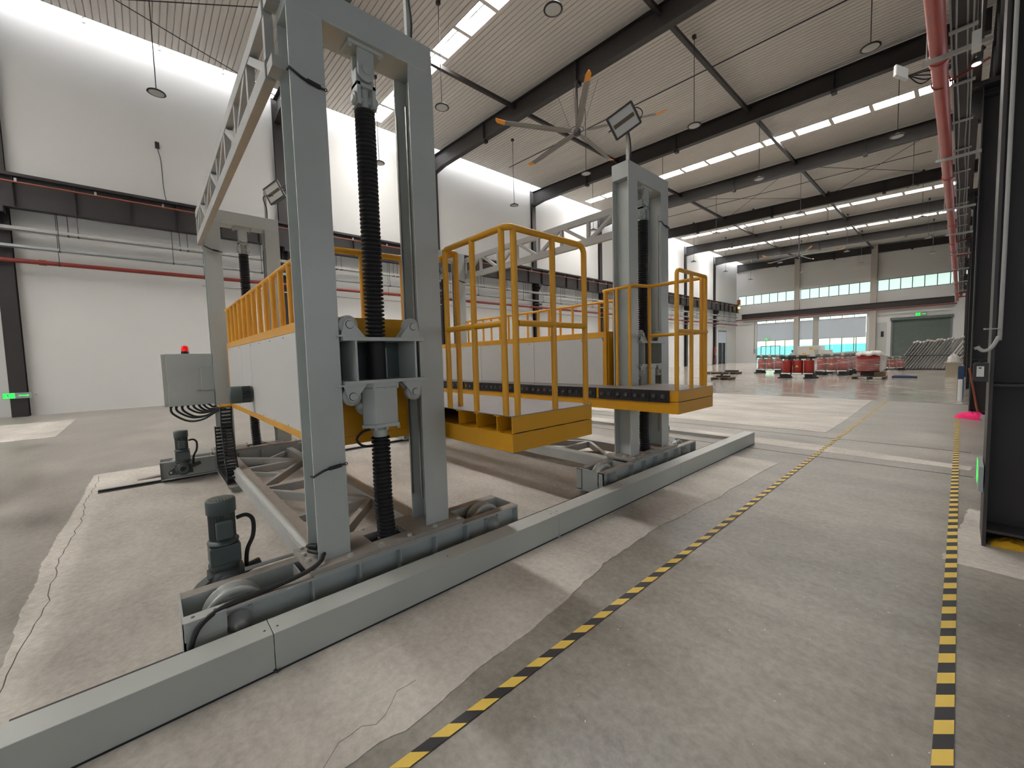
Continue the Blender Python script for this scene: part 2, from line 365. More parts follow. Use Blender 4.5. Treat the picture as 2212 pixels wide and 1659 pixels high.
# roller door
b = MB(); n = 48; pr = []
for k in range(n): z = 4.85 * k / n; pr += [(YF + .02, z), (YF + .045, z + .05)]
vs = [(x, y, z) for y, z in pr for x in (-5.45, -.8)]
b.add(vs, [(2 * i, 2 * i + 1, 2 * i + 3, 2 * i + 2) for i in range(len(pr) - 1)])
d2 = struct(b, 'door_2', M['rdoor'])
build(MB().box(-5.65, -.6, YF - .3, YF, 4.75, 5.05), 'door_hood', M['rdoor'], d2, .02)
build(MB().box(-5.58, -5.42, YF - .06, YF, 0, 4.8).box(-.83, -.67, YF - .06, YF, 0, 4.8), 'door_guide', M['frame'], d2)
# side glass door in left wall
fr = MB()
for y in (58.7, 60.1, 61.55): fr.box(XL - .1, XL + .02, y, y + .07, 0, 4.6)
fr.box(XL - .1, XL + .02, 58.7, 61.6, 4.5, 4.62)
d1 = struct(fr, 'door_1', M['frame'])
for y in (58.77, 60.17): build(MB().box(XL - .06, XL - .05, y, y + 1.33, 0, 4.5), 'pane', M['glass'], d1)
one(MB().box(XL + .01, XL + .03, 58.75, 61.5, 2.9, 4.45), 'roller_blind', M['blind'], 'narrow pale blind over the side glass door', 'blind')
# outside
one(MB().box(-100, 60, 66, 200, -.35, -.05), 'yard', M['yard'], 'pale paved yard outside behind the far glazing', 'ground')
one(MB().box(-75, -22.8, -20, 65.9, -.35, -.05), 'side_yard', M['yard'], 'pale yard outside the side glass door', 'ground')
b = MB()
for k in range(60): b.box(-60 + k * 1.5, -58.52 + k * 1.5, 80, 80.05, -.1, 2.35)
one(b, 'fence', M['fence'], 'teal sheet fence across the yard outside', 'fence')
b = MB()
for k in range(70): b.box(-31.05, -31, 20 + k * 1.6, 21.58 + k * 1.6, -.1, 2.2)
one(b, 'fence', M['fence'], 'teal sheet fence beyond the side glass door', 'fence')
b = MB(); n = 40; vs = []
for i in range(n + 1):
    x = -70 + i * 2.75; h = 5.2 + 1.0 * math.sin(i * .5) + .5 * math.sin(i * 1.7)
    vs += [(x, 88, 0), (x, 96, h), (x, 120, h + .5)]
b.add(vs, [(3 * i + j, 3 * i + j + 1, 3 * i + j + 4, 3 * i + j + 3) for i in range(n) for j in range(2)], True)
one(b, 'slope', M['hill'], 'dry yellow grass slope beyond the teal fence', 'hill')
one(MB().cyl((-9.6, 72, -.1), (-9.6, 72, 3.6), .05).lathe([(.02, 0), (.12, .05), (.14, .25), (.02, .35)], (-9.6, 72, 3.5)), 'yard_lamp', M['dsteel'], 'slim dark lamp post outside the right glazing', 'lamp post')

# roof sheet between the skylight bands
SKYY = [-8.0, 9.75, 28.05, 45.2, 54.1]; HW = .37
bands = []; ys = Y0
for c in SKYY: bands.append((ys, c - HW)); ys = c + HW
bands.append((ys, Y1))
XS = [-21.65, XR]
b = MB()
for a, c in bands:
    pr = []; y = a; k = 0
    while y < c - .02:
        pr += [(y, 0), (min(y + .165, c), 0), (min(y + .172, c), .04), (min(y + .190, c), .04)]; y += .2
    pr.append((c, 0)); vs = []
    for yy, dz in pr:
        for x in XS: vs.append((x, yy, roofz(x) + dz))
    b.add(vs, [(2 * i, 2 * i + 1, 2 * i + 3, 2 * i + 2) for i in range(len(pr) - 1)])
roof = struct(b, 'ceiling', M['ceil'])
b = MB(); b.add([(-21.65, Y0, roofz(-21.65)), (-21.65, Y1, roofz(-21.65)), (-21.65, Y1, 15.2), (-21.65, Y0, 15.2)], [(0, 1, 2, 3)])
build(b, 'roof_edge_trim', M['ceil'], roof)
# strip of translucent panels above the left wall
sw = thing('skylight', (-22.05, 26, 15.1), 'continuous translucent roof strip glowing along the top of the left wall', 'skylight')
pm = MB().box(-.39, .39, -.97, .97, -.01, .01).mesh('pane', M['sky_wall'])
k = Y0 + 1
while k < Y1: inst('pane', pm, sw, (-22.05, k, 15.12)); k += 2.0
b = MB(); k = Y0
while k < Y1: b.box(-22.45, -21.65, k - .03, k + .03, 15.02, 15.1); k += 2.0
build(b, 'glazing_bar', M['frame'], sw, kind='stuff')
b = MB(); k = Y0 + .6
while k < Y1: b.box(-22.4, -22.1, k, k + .03, 14.74, 14.77); b.box(-22.44, -22.4, k - .03, k + .06, 14.6, 14.8); k += 2.15
build(b, 'bracket', M['pillar'], sw, kind='stuff')
where = ['behind the camera', 'above the near gantry', 'over the middle of the hall', 'second from the far wall', 'nearest the far wall']
for i, c in enumerate(SKYY):
    t = thing('skylight', (-11, c, roofz(-11)), 'bright band of roof skylight panels across the hall, ' + where[i], 'skylight', 'roof skylight bands')
    fb = MB(); x = -21.2; pan = []
    while x < .6:
        pan.append(x); x += 1.62
    for s in (-1, 1):
        yy = c + s * HW
        vs = [(XS[0], yy, roofz(XS[0])), (XS[1], yy, roofz(XS[1])), (XS[1], yy, roofz(XS[1]) + .28), (XS[0], yy, roofz(XS[0]) + .28)]
        fb.add(vs, [(0, 1, 2, 3)])
    for x in pan: fb.box(x - .08, x + .08, c - HW, c + HW, roofz(x) - .0, roofz(x) + .2)
    fb.add([(pan[-1], c - HW, roofz(pan[-1])), (XR, c - HW, roofz(XR)), (XR, c + HW, roofz(XR)), (pan[-1], c + HW, roofz(pan[-1]))], [(0, 1, 2, 3)])
    fb.box(XS[0], pan[0], c - HW, c + HW, roofz(-21.6), roofz(-21.6) + .02)
    build(fb, 'skylight_frame', M['ceil'], t)
    bar = MB()
    bar.beam((XS[0], c, roofz(XS[0]) + .24), (pan[-1], c, roofz(pan[-1]) + .24), .06, .03)
    build(bar, 'glazing_bar', M['frame'], t)
    pm = MB().box(.05, 1.57, -HW, HW, 0, .01).mesh('pane', M['sky_roof'])
    for x in pan[:-1]: inst('pane', pm, t, (x, c, roofz(x + .8) + .27), rot=(0, .036, 0))

# rafters (I sections) with columns
posn = ['behind the camera', 'just behind the camera', 'nearest', 'second', 'third', 'fourth', 'fifth', 'sixth', 'seventh', 'farthest']
for i, y in enumerate(FR):
    t = thing('roof_rafter', (-11, y, 13), 'dark brown steel roof rafter spanning the hall, %s in the row' % posn[i], 'beam', 'roof rafters')
    web = MB(); fl2 = MB(); xs = [-22.3, -21.2, -14, -7, 0.4]
    for x0, x1 in zip(xs[:-1], xs[1:]):
        zb0 = rafbot(x0) - (.15 if x0 < -22 else 0); zb1 = rafbot(x1)
        for dy in (-.006, .006): web.add([(x0, y + dy, zb0), (x1, y + dy, zb1), (x1, y + dy, raftop(x1)), (x0, y + dy, raftop(x0))], [(0, 1, 2, 3)])
        for dz, g in ((0, raftop), (0, None)):
            z0, z1 = (raftop(x0), raftop(x1)) if g else (zb0, zb1)
            fl2.beam((x0, y, z0), (x1, y, z1), .30, .022)
    build(web, 'web', M['dsteel'], t); build(fl2, 'flange', M['dsteel'], t)
    st = MB()
    for x in (-17.2, -11, -4): st.box(x - .01, x + .01, y - .14, y + .14, rafbot(x), raftop(x)); st.box(x - .09, x + .09, y - .13, y + .13, rafbot(x) - .14, rafbot(x))
    build(st, 'stiffener', M['dsteel2'], t)
    if i < 9:
        pu = MB()
        # left column: upper slim H and lower deeper H
        c = thing('steel_column', (-22.3, y, 0), 'dark steel column against the left wall, %s along' % posn[i], 'column', 'left wall columns')
        lo = MB(); lo.box(-22.14, -22.16, y - .2, y + .2, 0, 7.2); lo.box(-22.44, -22.42, y - .2, y + .2, 0, 7.2); lo.box(-22.42, -22.15, y - .008, y + .008, 0, 7.2)
        build(lo, 'lower_shaft', M['dsteel'], c)
        up = MB(); up.box(-22.26, -22.28, y - .2, y + .2, 7.2, 13.2); up.box(-22.44, -22.42, y - .2, y + .2, 7.2, 14.3); up.box(-22.43, -22.27, y - .008, y + .008, 7.2, 13.4)
        build(up, 'upper_shaft', M['dsteel'], c)
        br = MB(); br.box(-22.15, -21.75, y - .15, y + .15, 7.0, 7.2); br.prism([(-22.15, 6.45), (-21.76, 6.85), (-21.76, 7.0), (-22.15, 7.0)], 'y', y - .01, y + .01)
        build(br, 'crane_bracket', M['dsteel2'], c)
        if y > 10:
            br = MB(); br.box(-22.15, -21.85, y - .3, y + .32, 5.3, 5.38); br.box(-22.15, -21.88, y - .28, y + .3, 5.65, 5.75); build(br, 'pipe_bracket', M['dsteel2'], c)
# ties along the hall
for i, x in enumerate((-14.8, -7.35)):
    t = thing('roof_tie', (x, 26, 13.5), ['dark square tie tube along the roof, nearer the left wall', 'dark square tie tube along the roof, nearer the right pipe'][i], 'beam', 'roof tie tubes')
    for a, c in zip(FR[:-1], FR[1:]):
        z = roofz(x) - .42
        build(MB().box(x - .075, x + .075, a + .02, c - .02, z - .075, z + .075), 'tie_segment', M['dsteel'], t)
# roof bracing rods
def rod(p0, p1, lab, grp=None, r=.016):
    t = thing('bracing_rod', p0, lab, 'rod', grp); build(MB().cyl(p0, p1, r, 6), 'rod', M['cable'], t)
    p0 = Vector(p0); p1 = Vector(p1); d = (p1 - p0).normalized(); q = p1 - d * 1.0
    tb = MB(); s = d.orthogonal().normalized() * .04
    tb.beam(q - d * .2 + s, q + d * .2 + s, .02, .03); tb.beam(q - d * .2 - s, q + d * .2 - s, .02, .03); build(tb, 'turnbuckle', M['cable'], t)
rod((-17.6, -3.3, 13.7), (-21.2, 5.2, 13.75), 'diagonal black bracing rod falling to the left wall behind the near truss')
rod((-21.4, -3.3, 13.75), (-14.9, 5.2, 13.55), 'near-level black bracing rod at the top left of the roof')
rod((-7.4, 31.5, 13.3), (-1.0, 39.8, 13.0), 'thin bracing rod in the fifth bay rising from left to right', 'bay bracing rods')
rod((-1.0, 31.5, 13.0), (-7.4, 39.8, 13.3), 'thin bracing rod in the fifth bay crossing behind the other', 'bay bracing rods')
rod((-14.8, 31.5, 13.5), (-7.5, 39.8, 13.3), 'thin bracing rod in the fifth bay left of the tie tube', 'bay bracing rods')
rod((-7.5, 31.5, 13.3), (-14.8, 39.8, 13.5), 'thin bracing rod in the fifth bay crossing left of the tie tube', 'bay bracing rods')
# sprinkler feed lines under the roof
for i, y in enumerate((18.3, 35.7)):
    one(MB().cyl((-20, y, 13.95), (-1.5, y, 13.28), .022, 8), 'conduit_line', M['cable'], ['thin dark conduit under the roof of the second bay', 'thin dark conduit under the roof of the fourth bay'][i], 'conduit', 'roof conduits')

# crane girders
def girder(x0, x1, za, zb, ya, yb, lab, side):
    t = thing('crane_girder', ((x0 + x1) / 2, ya, za), lab, 'beam')
    xm = x0 if side < 0 else x1
    g = MB(); g.box(x0, x1, ya, yb, zb - .03, zb); g.box(x0 + .03, x1 - .03, ya, yb, za, za + .03)
    build(g, 'flange', M['dsteel'], t)
    xc = (x0 + x1) / 2
    build(MB().box(xc - .01, xc + .01, ya, yb, za, zb), 'web', M['dsteel2'], t)
    build(MB().box(xc - .035, xc + .035, ya, yb, zb, zb + .12), 'crane_rail', M['dsteel2'], t)
    sm = MB().box(x0 + .03 - xc, x1 - .03 - xc, -.007, .007, za + .03, zb - .03).mesh('stiffener', M['dsteel'])
    k = ya + .6
    while k < yb: inst('stiffener', sm, t, (xc, k, 0)); k += 1.45
    return t
g1 = girder(-22.1, -21.75, 7.2, 8.28, Y0, 64.6, 'deep dark crane girder running along the left wall', 1)
b = MB(); b.cyl((-21.66, Y0, 8.02), (-21.66, 64.6, 8.02), .028, 8); cb = build(b, 'conductor_bar', M['cond'], g1)
hm = MB().box(-.03, .05, -.03, .03, 0, .12).mesh('hanger_clip', M['galv'])
k = -10.5
while k < 64: inst('hanger_clip', hm, cb, (-21.68, k, 8.03)); k += 1.9
g2 = girder(-.2, .15, 7.2, 8.28, Y0, 64.6, 'deep dark crane girder above the right column row', -1)
g4 = girder(.3, .7, 7.25, 8.9, Y0, 64.6, 'second dark longitudinal beam behind the right crane girder', -1)
b = MB(); b.box(.7, XR, Y0, 64.6, 7.25, 7.4)
for y in FR: b.box(.7, XR, y - .1, y + .1, 6.9, 7.25)
struct(b, 'ceiling_shade_slab', M['dsteel2'])  # slab and joists added to block light and darken the right bay
g3 = thing('crane_girder', (-11, 64.7, 6.25), 'dark crane girder across the far wall', 'beam')
build(MB().box(-21.5, -.6, 64.6, 64.85, 6.9, 6.95).box(-21.5, -.6, 64.6, 64.85, 6.25, 6.3).box(-21.5, -.6, 64.72, 64.74, 6.3, 6.9), 'web', M['dsteel'], g3)
t = one(MB().cyl((-22.2, 64.4, 6.12), (-.4, 64.4, 6.12), .07, 10), 'fire_pipe', M['red'], 'red pipe running under the girder across the far wall', 'pipe')
one(MB().box(-21.95, -21.6, 64.2, 64.5, 8.35, 9.1), 'junction_box', M['cond'], 'small brown box at the far end of the left crane girder', 'box')
one(MB().lathe([(.0, 0), (.14, .05), (.17, .22), (.0, .34)], (-21.5, 63.6, 7.7)), 'warning_lamp', mat('amber_lamp', (255, 190, 90), .3, var=0, emit=1.6), 'glowing amber lamp in the far left corner', 'lamp')

# services on the left wall
XP = -21.95
t = thing('fire_pipe', (XP, 20, 5.42), 'long red sprinkler pipe along the left wall', 'pipe')
build(MB().cyl((XP, Y0, 5.43), (XP, 64.3, 5.43), .075, 12), 'pipe_run', M['red'], t)
for y in (-9, -2.5, 3.6, 9.8, 16.2, 22, 28.3, 34, 41, 47, 53, 60): build(MB().cyl((XP, y - .09, 5.43), (XP, y + .09, 5.43), .095, 12), 'coupling', M['red'], t)
hm2 = MB().cyl((0, 0, .07), (0, 0, 1.8), .009, 6).cyl((0, -.02, 0), (0, .02, 0), .085, 12).mesh('pipe_hanger', M['dsteel2'])
for k in range(18): inst('pipe_hanger', hm2, t, (XP, -10.5 + k * 4.2, 5.43))
trs = [('upper', 6.46, .17, 'plain grey cable tray, upper run on the left wall', 'greyd'), ('lower', 5.87, .13, 'shiny galvanised cable tray, lower run on the left wall', 'galv')]
for nm, z, h, lab, mm in trs:
    t = thing('cable_tray', (XP, 20, z), lab, 'tray')
    tb = MB(); tb.box(XP - .11, XP + .11, Y0, 64, z, z + .01); tb.box(XP + .10, XP + .11, Y0, 64, z, z + h * .75); tb.box(XP - .11, XP - .10, Y0, 64, z, z + h * .75)
    build(tb, 'tray_run', M[mm], t)
    rm = MB().cyl((0, 0, z - .03), (0, 0, 7.2), .011, 6).box(-.13, .13, -.02, .02, z - .03, z).mesh('hanger_rod', M['dsteel2'])
    y = -11.6 + (.35 if nm == 'upper' else .0)
    while y < 63.5:
        for dy in ((0, .25) if nm == 'upper' else (.1,)):
            inst('hanger_rod', rm, t, (XP + (.1 if nm == 'upper' else .12), y + dy, 0))
        y += 2.1 if y > 14 else 3.15
one(MB().cyl((XP - .1, 2, 5.08), (XP - .1, 60, 5.08), .03, 8), 'conduit_line', M['greyd'], 'thin grey conduit below the red pipe on the left wall', 'conduit')
# socket and wire high on the wall
t = thing('wall_socket', (-22.4, .9, 10.5), 'small black fitting with dangling wire high on the left wall', 'socket')
build(MB().box(-22.44, -22.36, .83, .97, 10.6, 10.85), 'body', M['dsteel'], t)
build(MB().tube(smooth_path([(-22.38, .9, 10.6), (-22.33, .93, 10.4), (-22.4, .98, 10.1), (-22.38, 1.0, 9.0), (-22.36, 1.05, 8.5)]), .014, 6), 'wire', M['cable'], t)

# right column row
def rcol(y, i):
    t = thing('steel_column', (.55, y, 0), ['near dark H column on the right beside the green exit sign', 'dark H column behind the near one, with pink cloth at its foot', 'third dark H column in the right row', 'fourth dark H column in the right row', 'fifth dark H column in the right row', 'sixth dark H column in the right row', 'seventh dark H column in the right row'][i], 'column', 'right hand columns')
    build(MB().box(.157, .177, y - .25, y + .25, .0, 7.1), 'flange', M['dsteel2'], t)
    build(MB().box(.90, .92, y - .25, y + .25, .0, 7.1), 'flange', M['dsteel2'], t)
    build(MB().box(.177, .90, y - .008, y + .008, 0.0, 7.1), 'web', M['dsteel'], t)
    s = MB()
    for z in (1.28, 6.9): s.box(.177, .90, y - .24, y + .24, z, z + .015)
    s.box(.177, .9, y - .24, y + .24, .12, .14); s.box(-.2, 1.0, y - .3, y + .3, 7.1, 7.2); s.prism([(.157, 6.5), (-.2, 7.0), (-.2, 7.1), (.157, 7.1)], 'y', y - .01, y + .01)
    build(s, 'stiffener', M['dsteel2'], t)
    build(MB().box(.5, .52, y - .15, y + .15, 7.2, 12.8).box(.8, .82, y - .15, y + .15, 7.2, 12.8).box(.52, .8, y - .006, y + .006, 7.2, 12.8), 'upper_shaft', M['dsteel'], t)
RC = [5.1, 13.85, 22.7, 31.3, 39.9, 48.5, 57.0]
for i, y in enumerate(RC): rcol(y, i)
rcol_back = None
# right wall pipe, tray
XQ = -.315
t = thing('fire_pipe', (XQ, 5, 5.5), 'large faded red pipe overhead along the right columns', 'pipe')
build(MB().cyl((XQ, 2.5, 5.5), (XQ, 52, 5.5), .085, 18), 'pipe_run', M['redr'], t)
for y in (8.3, 14.0, 19.5, 25, 31, 38, 45): build(MB().cyl((XQ, y - .05, 5.5), (XQ, y + .05, 5.5), .103, 16), 'coupling', M['redr'], t)
for y in (9.0, 22.9): 
    build(MB().tube(arc((XQ, y, 5.5), .096, -.2, 5.0, 14, (1, 0, 0), (0, 0, 1)), .009, 6).beam((XQ + .09, y, 5.47), (.16, y, 5.6), .015, .03), 'pipe_clamp', M['red'], t)
for y in (26.5, 45.5, 49.0): build(MB().cyl((XQ, y, 5.5), (.15, y, 5.55), .05, 10), 'branch_pipe', M['red'], t)
t = thing('cable_tray', (-.1, 5, 5.6), 'overhead ladder cable tray beside the large red pipe', 'tray')
tb = MB()
for x in (-.2, -.01): tb.box(x - .008, x + .008, 2.5, 50, 5.56, 5.62)
build(tb, 'side_rail', M['galv'], t)
rm = MB().box(-.22, .03, -.035, .035, -.02, .0).mesh('rung', M['greyd'])
y = 3.2
while y < 50: inst('rung', rm, t, (0, y, 5.57)); y += 1.55 if y < 25 else 2.8
cm = MB()
tb2 = MB().box(-.19, -.02, 2.5, 50, 5.585, 5.59); build(tb2, 'tray_bottom', M['dsteel2'], t)
for k, x in enumerate((-.15, -.05)): cm.tube([(x + .012 * math.sin(y * 1.3 + k), y, 5.575 + .01 * k) for y in [2.5 + j * 1.2 for j in range(40)]], .011, 6)
build(cm, 'cable', M['galv'], t)
bm_ = MB().box(-.46, .16, -.025, .025, -.03, .02).cyl((-.42, 0, 0), (-.42, 0, 1.7), .008, 6).mesh('support_bar', M['greyd'])
for y in (8.0, 12.3, 16.8, 20.6, 25.2, 30, 36, 42): inst('support_bar', bm_, t, (0, y, 5.38))
t = thing('access_point', (-1.0, 12, 7.28), 'white square radio box hanging left of the large red pipe', 'antenna')
build(MB().box(-.15, .15, -.03, .03, -.15, .15), 'body', M['white'], None, .02); bb = bpy.context.scene.collection.objects[-1]; bb.parent = t; bb.rotation_euler = (-.25, .3, .9)
build(MB().beam((-1.0, 12.1, 7.2), (.15, 12.3, 7.28), .04, .04), 'arm', M['dsteel2'], t)
for k in range(4): build(MB().tube(smooth_path([(-.9, 12.1, 7.22), (-.7 + .05 * k, 12.2, 7.0 + .06 * k), (-.45, 12.25, 7.15 - .05 * k), (-.2, 12.3, 7.25)]), .012, 6), 'cable', M['cable'], t)
one(MB().box(-.02, .06, 7.65, 7.8, 5.18, 5.38).box(.05, .06, 7.7, 7.74, 5.3, 7.19), 'junction_box', M['white'], 'white junction box between the tray and the near right column', 'box', bevel=.01)
t = thing('bay_light', (.03, 8.8, 5.0), 'small lit lamp beside the near right column top', 'lamp')
build(MB().lathe([(.0, .1), (.04, .07), (.07, 0), (.0, -.01)], (.03, 8.8, 5.5)), 'shade', M['dsteel2'], t); build(MB().cyl((.03, 8.8, 5.49), (.03, 8.8, 5.48), .045), 'lens', M['lenslit'], t)
build(MB().cyl((.03, 8.8, 5.6), (.03, 8.8, 7.2), .008, 6), 'rod', M['cable'], t)
# conduit and switch box on the near right column
t = thing('conduit_pipe', (.2, 4.84, 1.6), 'grey flexible conduit bending away from the near right column', 'conduit')
build(MB().tube(smooth_path([(.20, 4.83, 6.9), (.20, 4.83, 3.0), (.197, 4.83, 1.75), (.19, 4.82, 1.66), (.155, 4.8, 1.575), (.12, 4.8, 1.555), (.098, 4.8, 1.57), (.09, 4.8, 1.58)]), .0125, 10), 'pipe_run', M['greyd'], t)
build(MB().cyl((.09, 4.8, 1.57), (.082, 4.8, 1.588), .017, 10), 'end_bush', M['galv'], t)
build(MB().cyl((.12, 4.79, 1.72), (.2, 4.82, 1.72), .005, 6).lathe([(.006, 0), (.008, .012)], (.112, 4.79, 1.72), (1, 0, 0), 8), 'strap', M['galv'], t)
t = thing('switch_box', (.11, 4.84, 1.38), 'small dark switch box with white label on the near right column', 'box')
build(MB().prism([(.070, 1.33), (.070, 1.45), (.082, 1.462), (.15, 1.462), (.15, 1.315), (.078, 1.315)], 'y', 4.80, 4.88), 'body', M['dsteel2'], t, .004)
build(MB().box(.088, .126, 4.797, 4.80, 1.355, 1.435), 'label_plate', M['white'], t)
build(MB().box(.098, .113, 4.7955, 4.797, 1.417, 1.427), 'print', M['dsteel'], t)
build(MB().box(.1, .125, 4.82, 4.86, 1.462, 1.48), 'cable_gland', M['rubber'], t)
# exit sign on the near column (edge on)
def sign(t, o, u, v, n, wid, hgt, arrow_first):
    o, u, v, n = map(Vector, (o, u, v, n))
    def quad(mb, a0, b0, a1, b1, d0=0, d1=.002): 
        ps = [o + u * a + v * c + n * d for d in (d0, d1) for a, c in ((a0, b0), (a1, b0), (a1, b1), (a0, b1))]
        mb.add(ps, [(0, 3, 2, 1), (4, 5, 6, 7), (0, 1, 5, 4), (1, 2, 6, 5), (2, 3, 7, 6), (3, 0, 4, 7)])
    def poly(mb, pts, d=.004):
        k = len(pts); mb.add([o + u * a + v * c + n * d for a, c in pts], [tuple(range(k))])
    b = MB(); quad(b, 0, 0, wid, hgt, -.025, .0); build(b, 'casing', M['signw'], t)
    b = MB(); quad(b, .01, .01, wid * .42, hgt - .01); build(b, 'pictogram_field', M['green'], t, label='lit green square of the sign')
    b = MB(); h = hgt; c0 = wid * .1  # running figure
    def seg(x0, y0, x1, y1, t_=.008):
        d = Vector((x1 - x0, y1 - y0)).normalized() * t_ * h / .17; p = Vector((-d.y, d.x))
        poly(b, [(x0 - p.x, y0 - p.y), (x1 - p.x, y1 - p.y), (x1 + p.x, y1 + p.y), (x0 + p.x, y0 + p.y)])
    S = h / .17
    seg(c0 + .05 * S, .09 * S, c0 + .035 * S, .125 * S, .011); seg(c0 + .05 * S, .09 * S, c0 + .07 * S, .06 * S); seg(c0 + .07 * S, .06 * S, c0 + .065 * S, .03 * S)
    seg(c0 + .05 * S, .09 * S, c0 + .03 * S, .06 * S); seg(c0 + .03 * S, .06 * S, c0 + .0 * S, .055 * S); seg(c0 + .04 * S, .115 * S, c0 + .07 * S, .1 * S, .006); seg(c0 + .036 * S, .12 * S, c0 + .008 * S, .1 * S, .006)
    poly(b, [(c0 + .04 * S + .012 * S * math.cos(a), .143 * S + .012 * S * math.sin(a)) for a in [k * PI / 4 for k in range(8)]])
    build(b, 'pictogram', M['signw'], t)
    b = MB(); a0, a1 = wid * .55, wid * .92; m = h / 2
    poly(b, [(a0, m - h * .07), (a1 - h * .25, m - h * .07), (a1 - h * .25, m - h * .2), (a1, m), (a1 - h * .25, m + h * .2), (a1 - h * .25, m + h * .07), (a0, m + h * .07)])
    build(b, 'arrow', M['green'], t)
t = thing('exit_sign', (.14, 5.0, .45), 'green running-man exit sign seen edge-on on the near right column', 'sign')
sign(t, (.125, 5.3, .44), (0, -1, 0), (0, 0, 1), (-1, 0, 0), .46, .2, False)
t = thing('exit_sign', (-22.1, -3.45, .6), 'green running-man exit sign with arrow low on the left wall column', 'sign')
sign(t, (-22.08, -3.75, .66), (0, 1, 0), (0, 0, 1), (1, 0, 0), .66, .2, False)
build(MB().cyl((-22.12, -3.0, .76), (-22.3, -3.0, .76), .025, 8), 'cable_gland', M['greyd'], t)
for i, (x, z) in enumerate(((-3.55, 5.1), (-18.6, 3.1))):
    t = thing('exit_sign', (x, YF - .1, z), ['small green exit sign above the far roller door', 'small green exit sign on the far blind'][i], 'sign')
    sign(t, (x, YF - .09, z), (1, 0, 0), (0, 0, 1), (0, -1, 0), .9 if i == 0 else .7, .34 if i == 0 else .25, False)
# cloths
def blob(name, c, sx, sy, sz, m, lab, cat, seed):
    rnd = random.Random(seed); b = MB(); nu, nv = 16, 8; vs = []
    for j in range(nv + 1):
        for i in range(nu):
            th = 2 * PI * i / nu; ph = PI / 2 * j / nv; q = 1 + .22 * math.sin(3 * th + seed) + .12 * rnd.uniform(-1, 1)
            vs.append((c[0] + sx * q * math.cos(th) * math.cos(ph), c[1] + sy * q * math.sin(th) * math.cos(ph), c[2] + sz * math.sin(ph) * (1 + .25 * math.sin(5 * th + j))))
    b.add(vs, [(j * nu + i, j * nu + (i + 1) % nu, (j + 1) * nu + (i + 1) % nu, (j + 1) * nu + i) for j in range(nv) for i in range(nu)], True)
    return one(b, name, m, lab, cat)
blob('cloth', (.33, 4.98, .002), .14, .1, .06, M['ycloth'], 'crumpled yellow cloth tucked under the base of the near right column', 'cloth', 2)
blob('cloth', (.22, 13.3, .002), .22, .2, .13, M['pink'], 'bright pink cloth heaped at the foot of the second right column', 'cloth', 5)
one(MB().box(.32, .7, 13.1, 13.3, 0, .1), 'kerb_block', M['greyd'], 'grey block on the floor beside the pink cloth', 'block', bevel=.01)
one(MB().cyl((.3, 13.45, .05), (.14, 13.4, 1.1), .018, 8), 'broom_handle', M['cond'], 'orange-brown handle leaning on the second right column', 'handle')
one(MB().cyl((.02, 17.5, 0), (.02, 17.5, .62), .05, 12), 'pipe_offcut', M['white'], 'short white pipe standing by the right columns', 'pipe')
one(MB().box(-.04, .1, 19.3, 19.6, 0, .95), 'waste_bin', M['blue'], 'narrow blue bin beside the right columns', 'bin', bevel=.02)
one(MB().box(-.5, .05, 30.5, 31.5, 0, .72).box(-.55, .1, 30.4, 31.6, .72, .76), 'workbench', M['tan'], 'low tan bench with white bags by the far right columns', 'bench')
for k in range(4): blob('plastic_bag', (-.25 + .08 * (k % 2), 30.7 + .22 * k, .76), .18, .15, .38 - .05 * k, M['film'], ['crumpled white plastic bag on the tan bench, nearest', 'crumpled white plastic bag on the tan bench, second', 'crumpled white plastic bag on the tan bench, third', 'crumpled white plastic bag on the tan bench, farthest'][k], 'bag', k + 3)

# ------------------------------------------------------------ pendant lamps
shade_me = MB().lathe([(.0, .10), (.05, .10), (.10, .05), (.235, .0), (.25, -.03), (.2, -.035)], (0, 0, 0), n=22).mesh('shade', M['dsteel'])
lens_me = MB().lathe([(.2, -.034), (.12, -.045), (0, -.048)], (0, 0, 0), n=22).mesh('lens', M['lens'])
hook_me = MB().box(-.06, .06, -.06, .06, -.12, .02).mesh('ceiling_hook', M['dsteel2'])
rows = ['row above the near gantry', 'row just before the first fan', 'row just past the first fan', 'fourth row from the camera', 'fifth row from the camera', 'sixth row from the camera', 'seventh row from the camera', 'last row before the far wall']
cols = ['nearest the left wall', 'second from the left wall', 'third from the left wall', 'nearest the red pipe']
for i, x in enumerate((-17.7, -12.5, -7.25, -2.05)):
    top = roofz(x); rod_me = MB().cyl((0, 0, .1), (0, 0, top - 10.5), .014, 6).mesh('suspension_rod', M['dsteel2'])
    for j, y in enumerate((.8, 8.3, 16.5, 24.1, 32.2, 40.2, 48.2, 56.2)):
        t = thing('pendant_lamp', (x, y, 10.5), 'round dark pendant lamp, %s, %s' % (cols[i], rows[j]), 'lamp', 'round pendant bay lamps')
        inst('shade', shade_me, t, (x, y, 10.5)); inst('lens', lens_me, t, (x, y, 10.5)); inst('suspension_rod', rod_me, t, (x, y, 10.5)); inst('ceiling_hook', hook_me, t, (x, y, top))
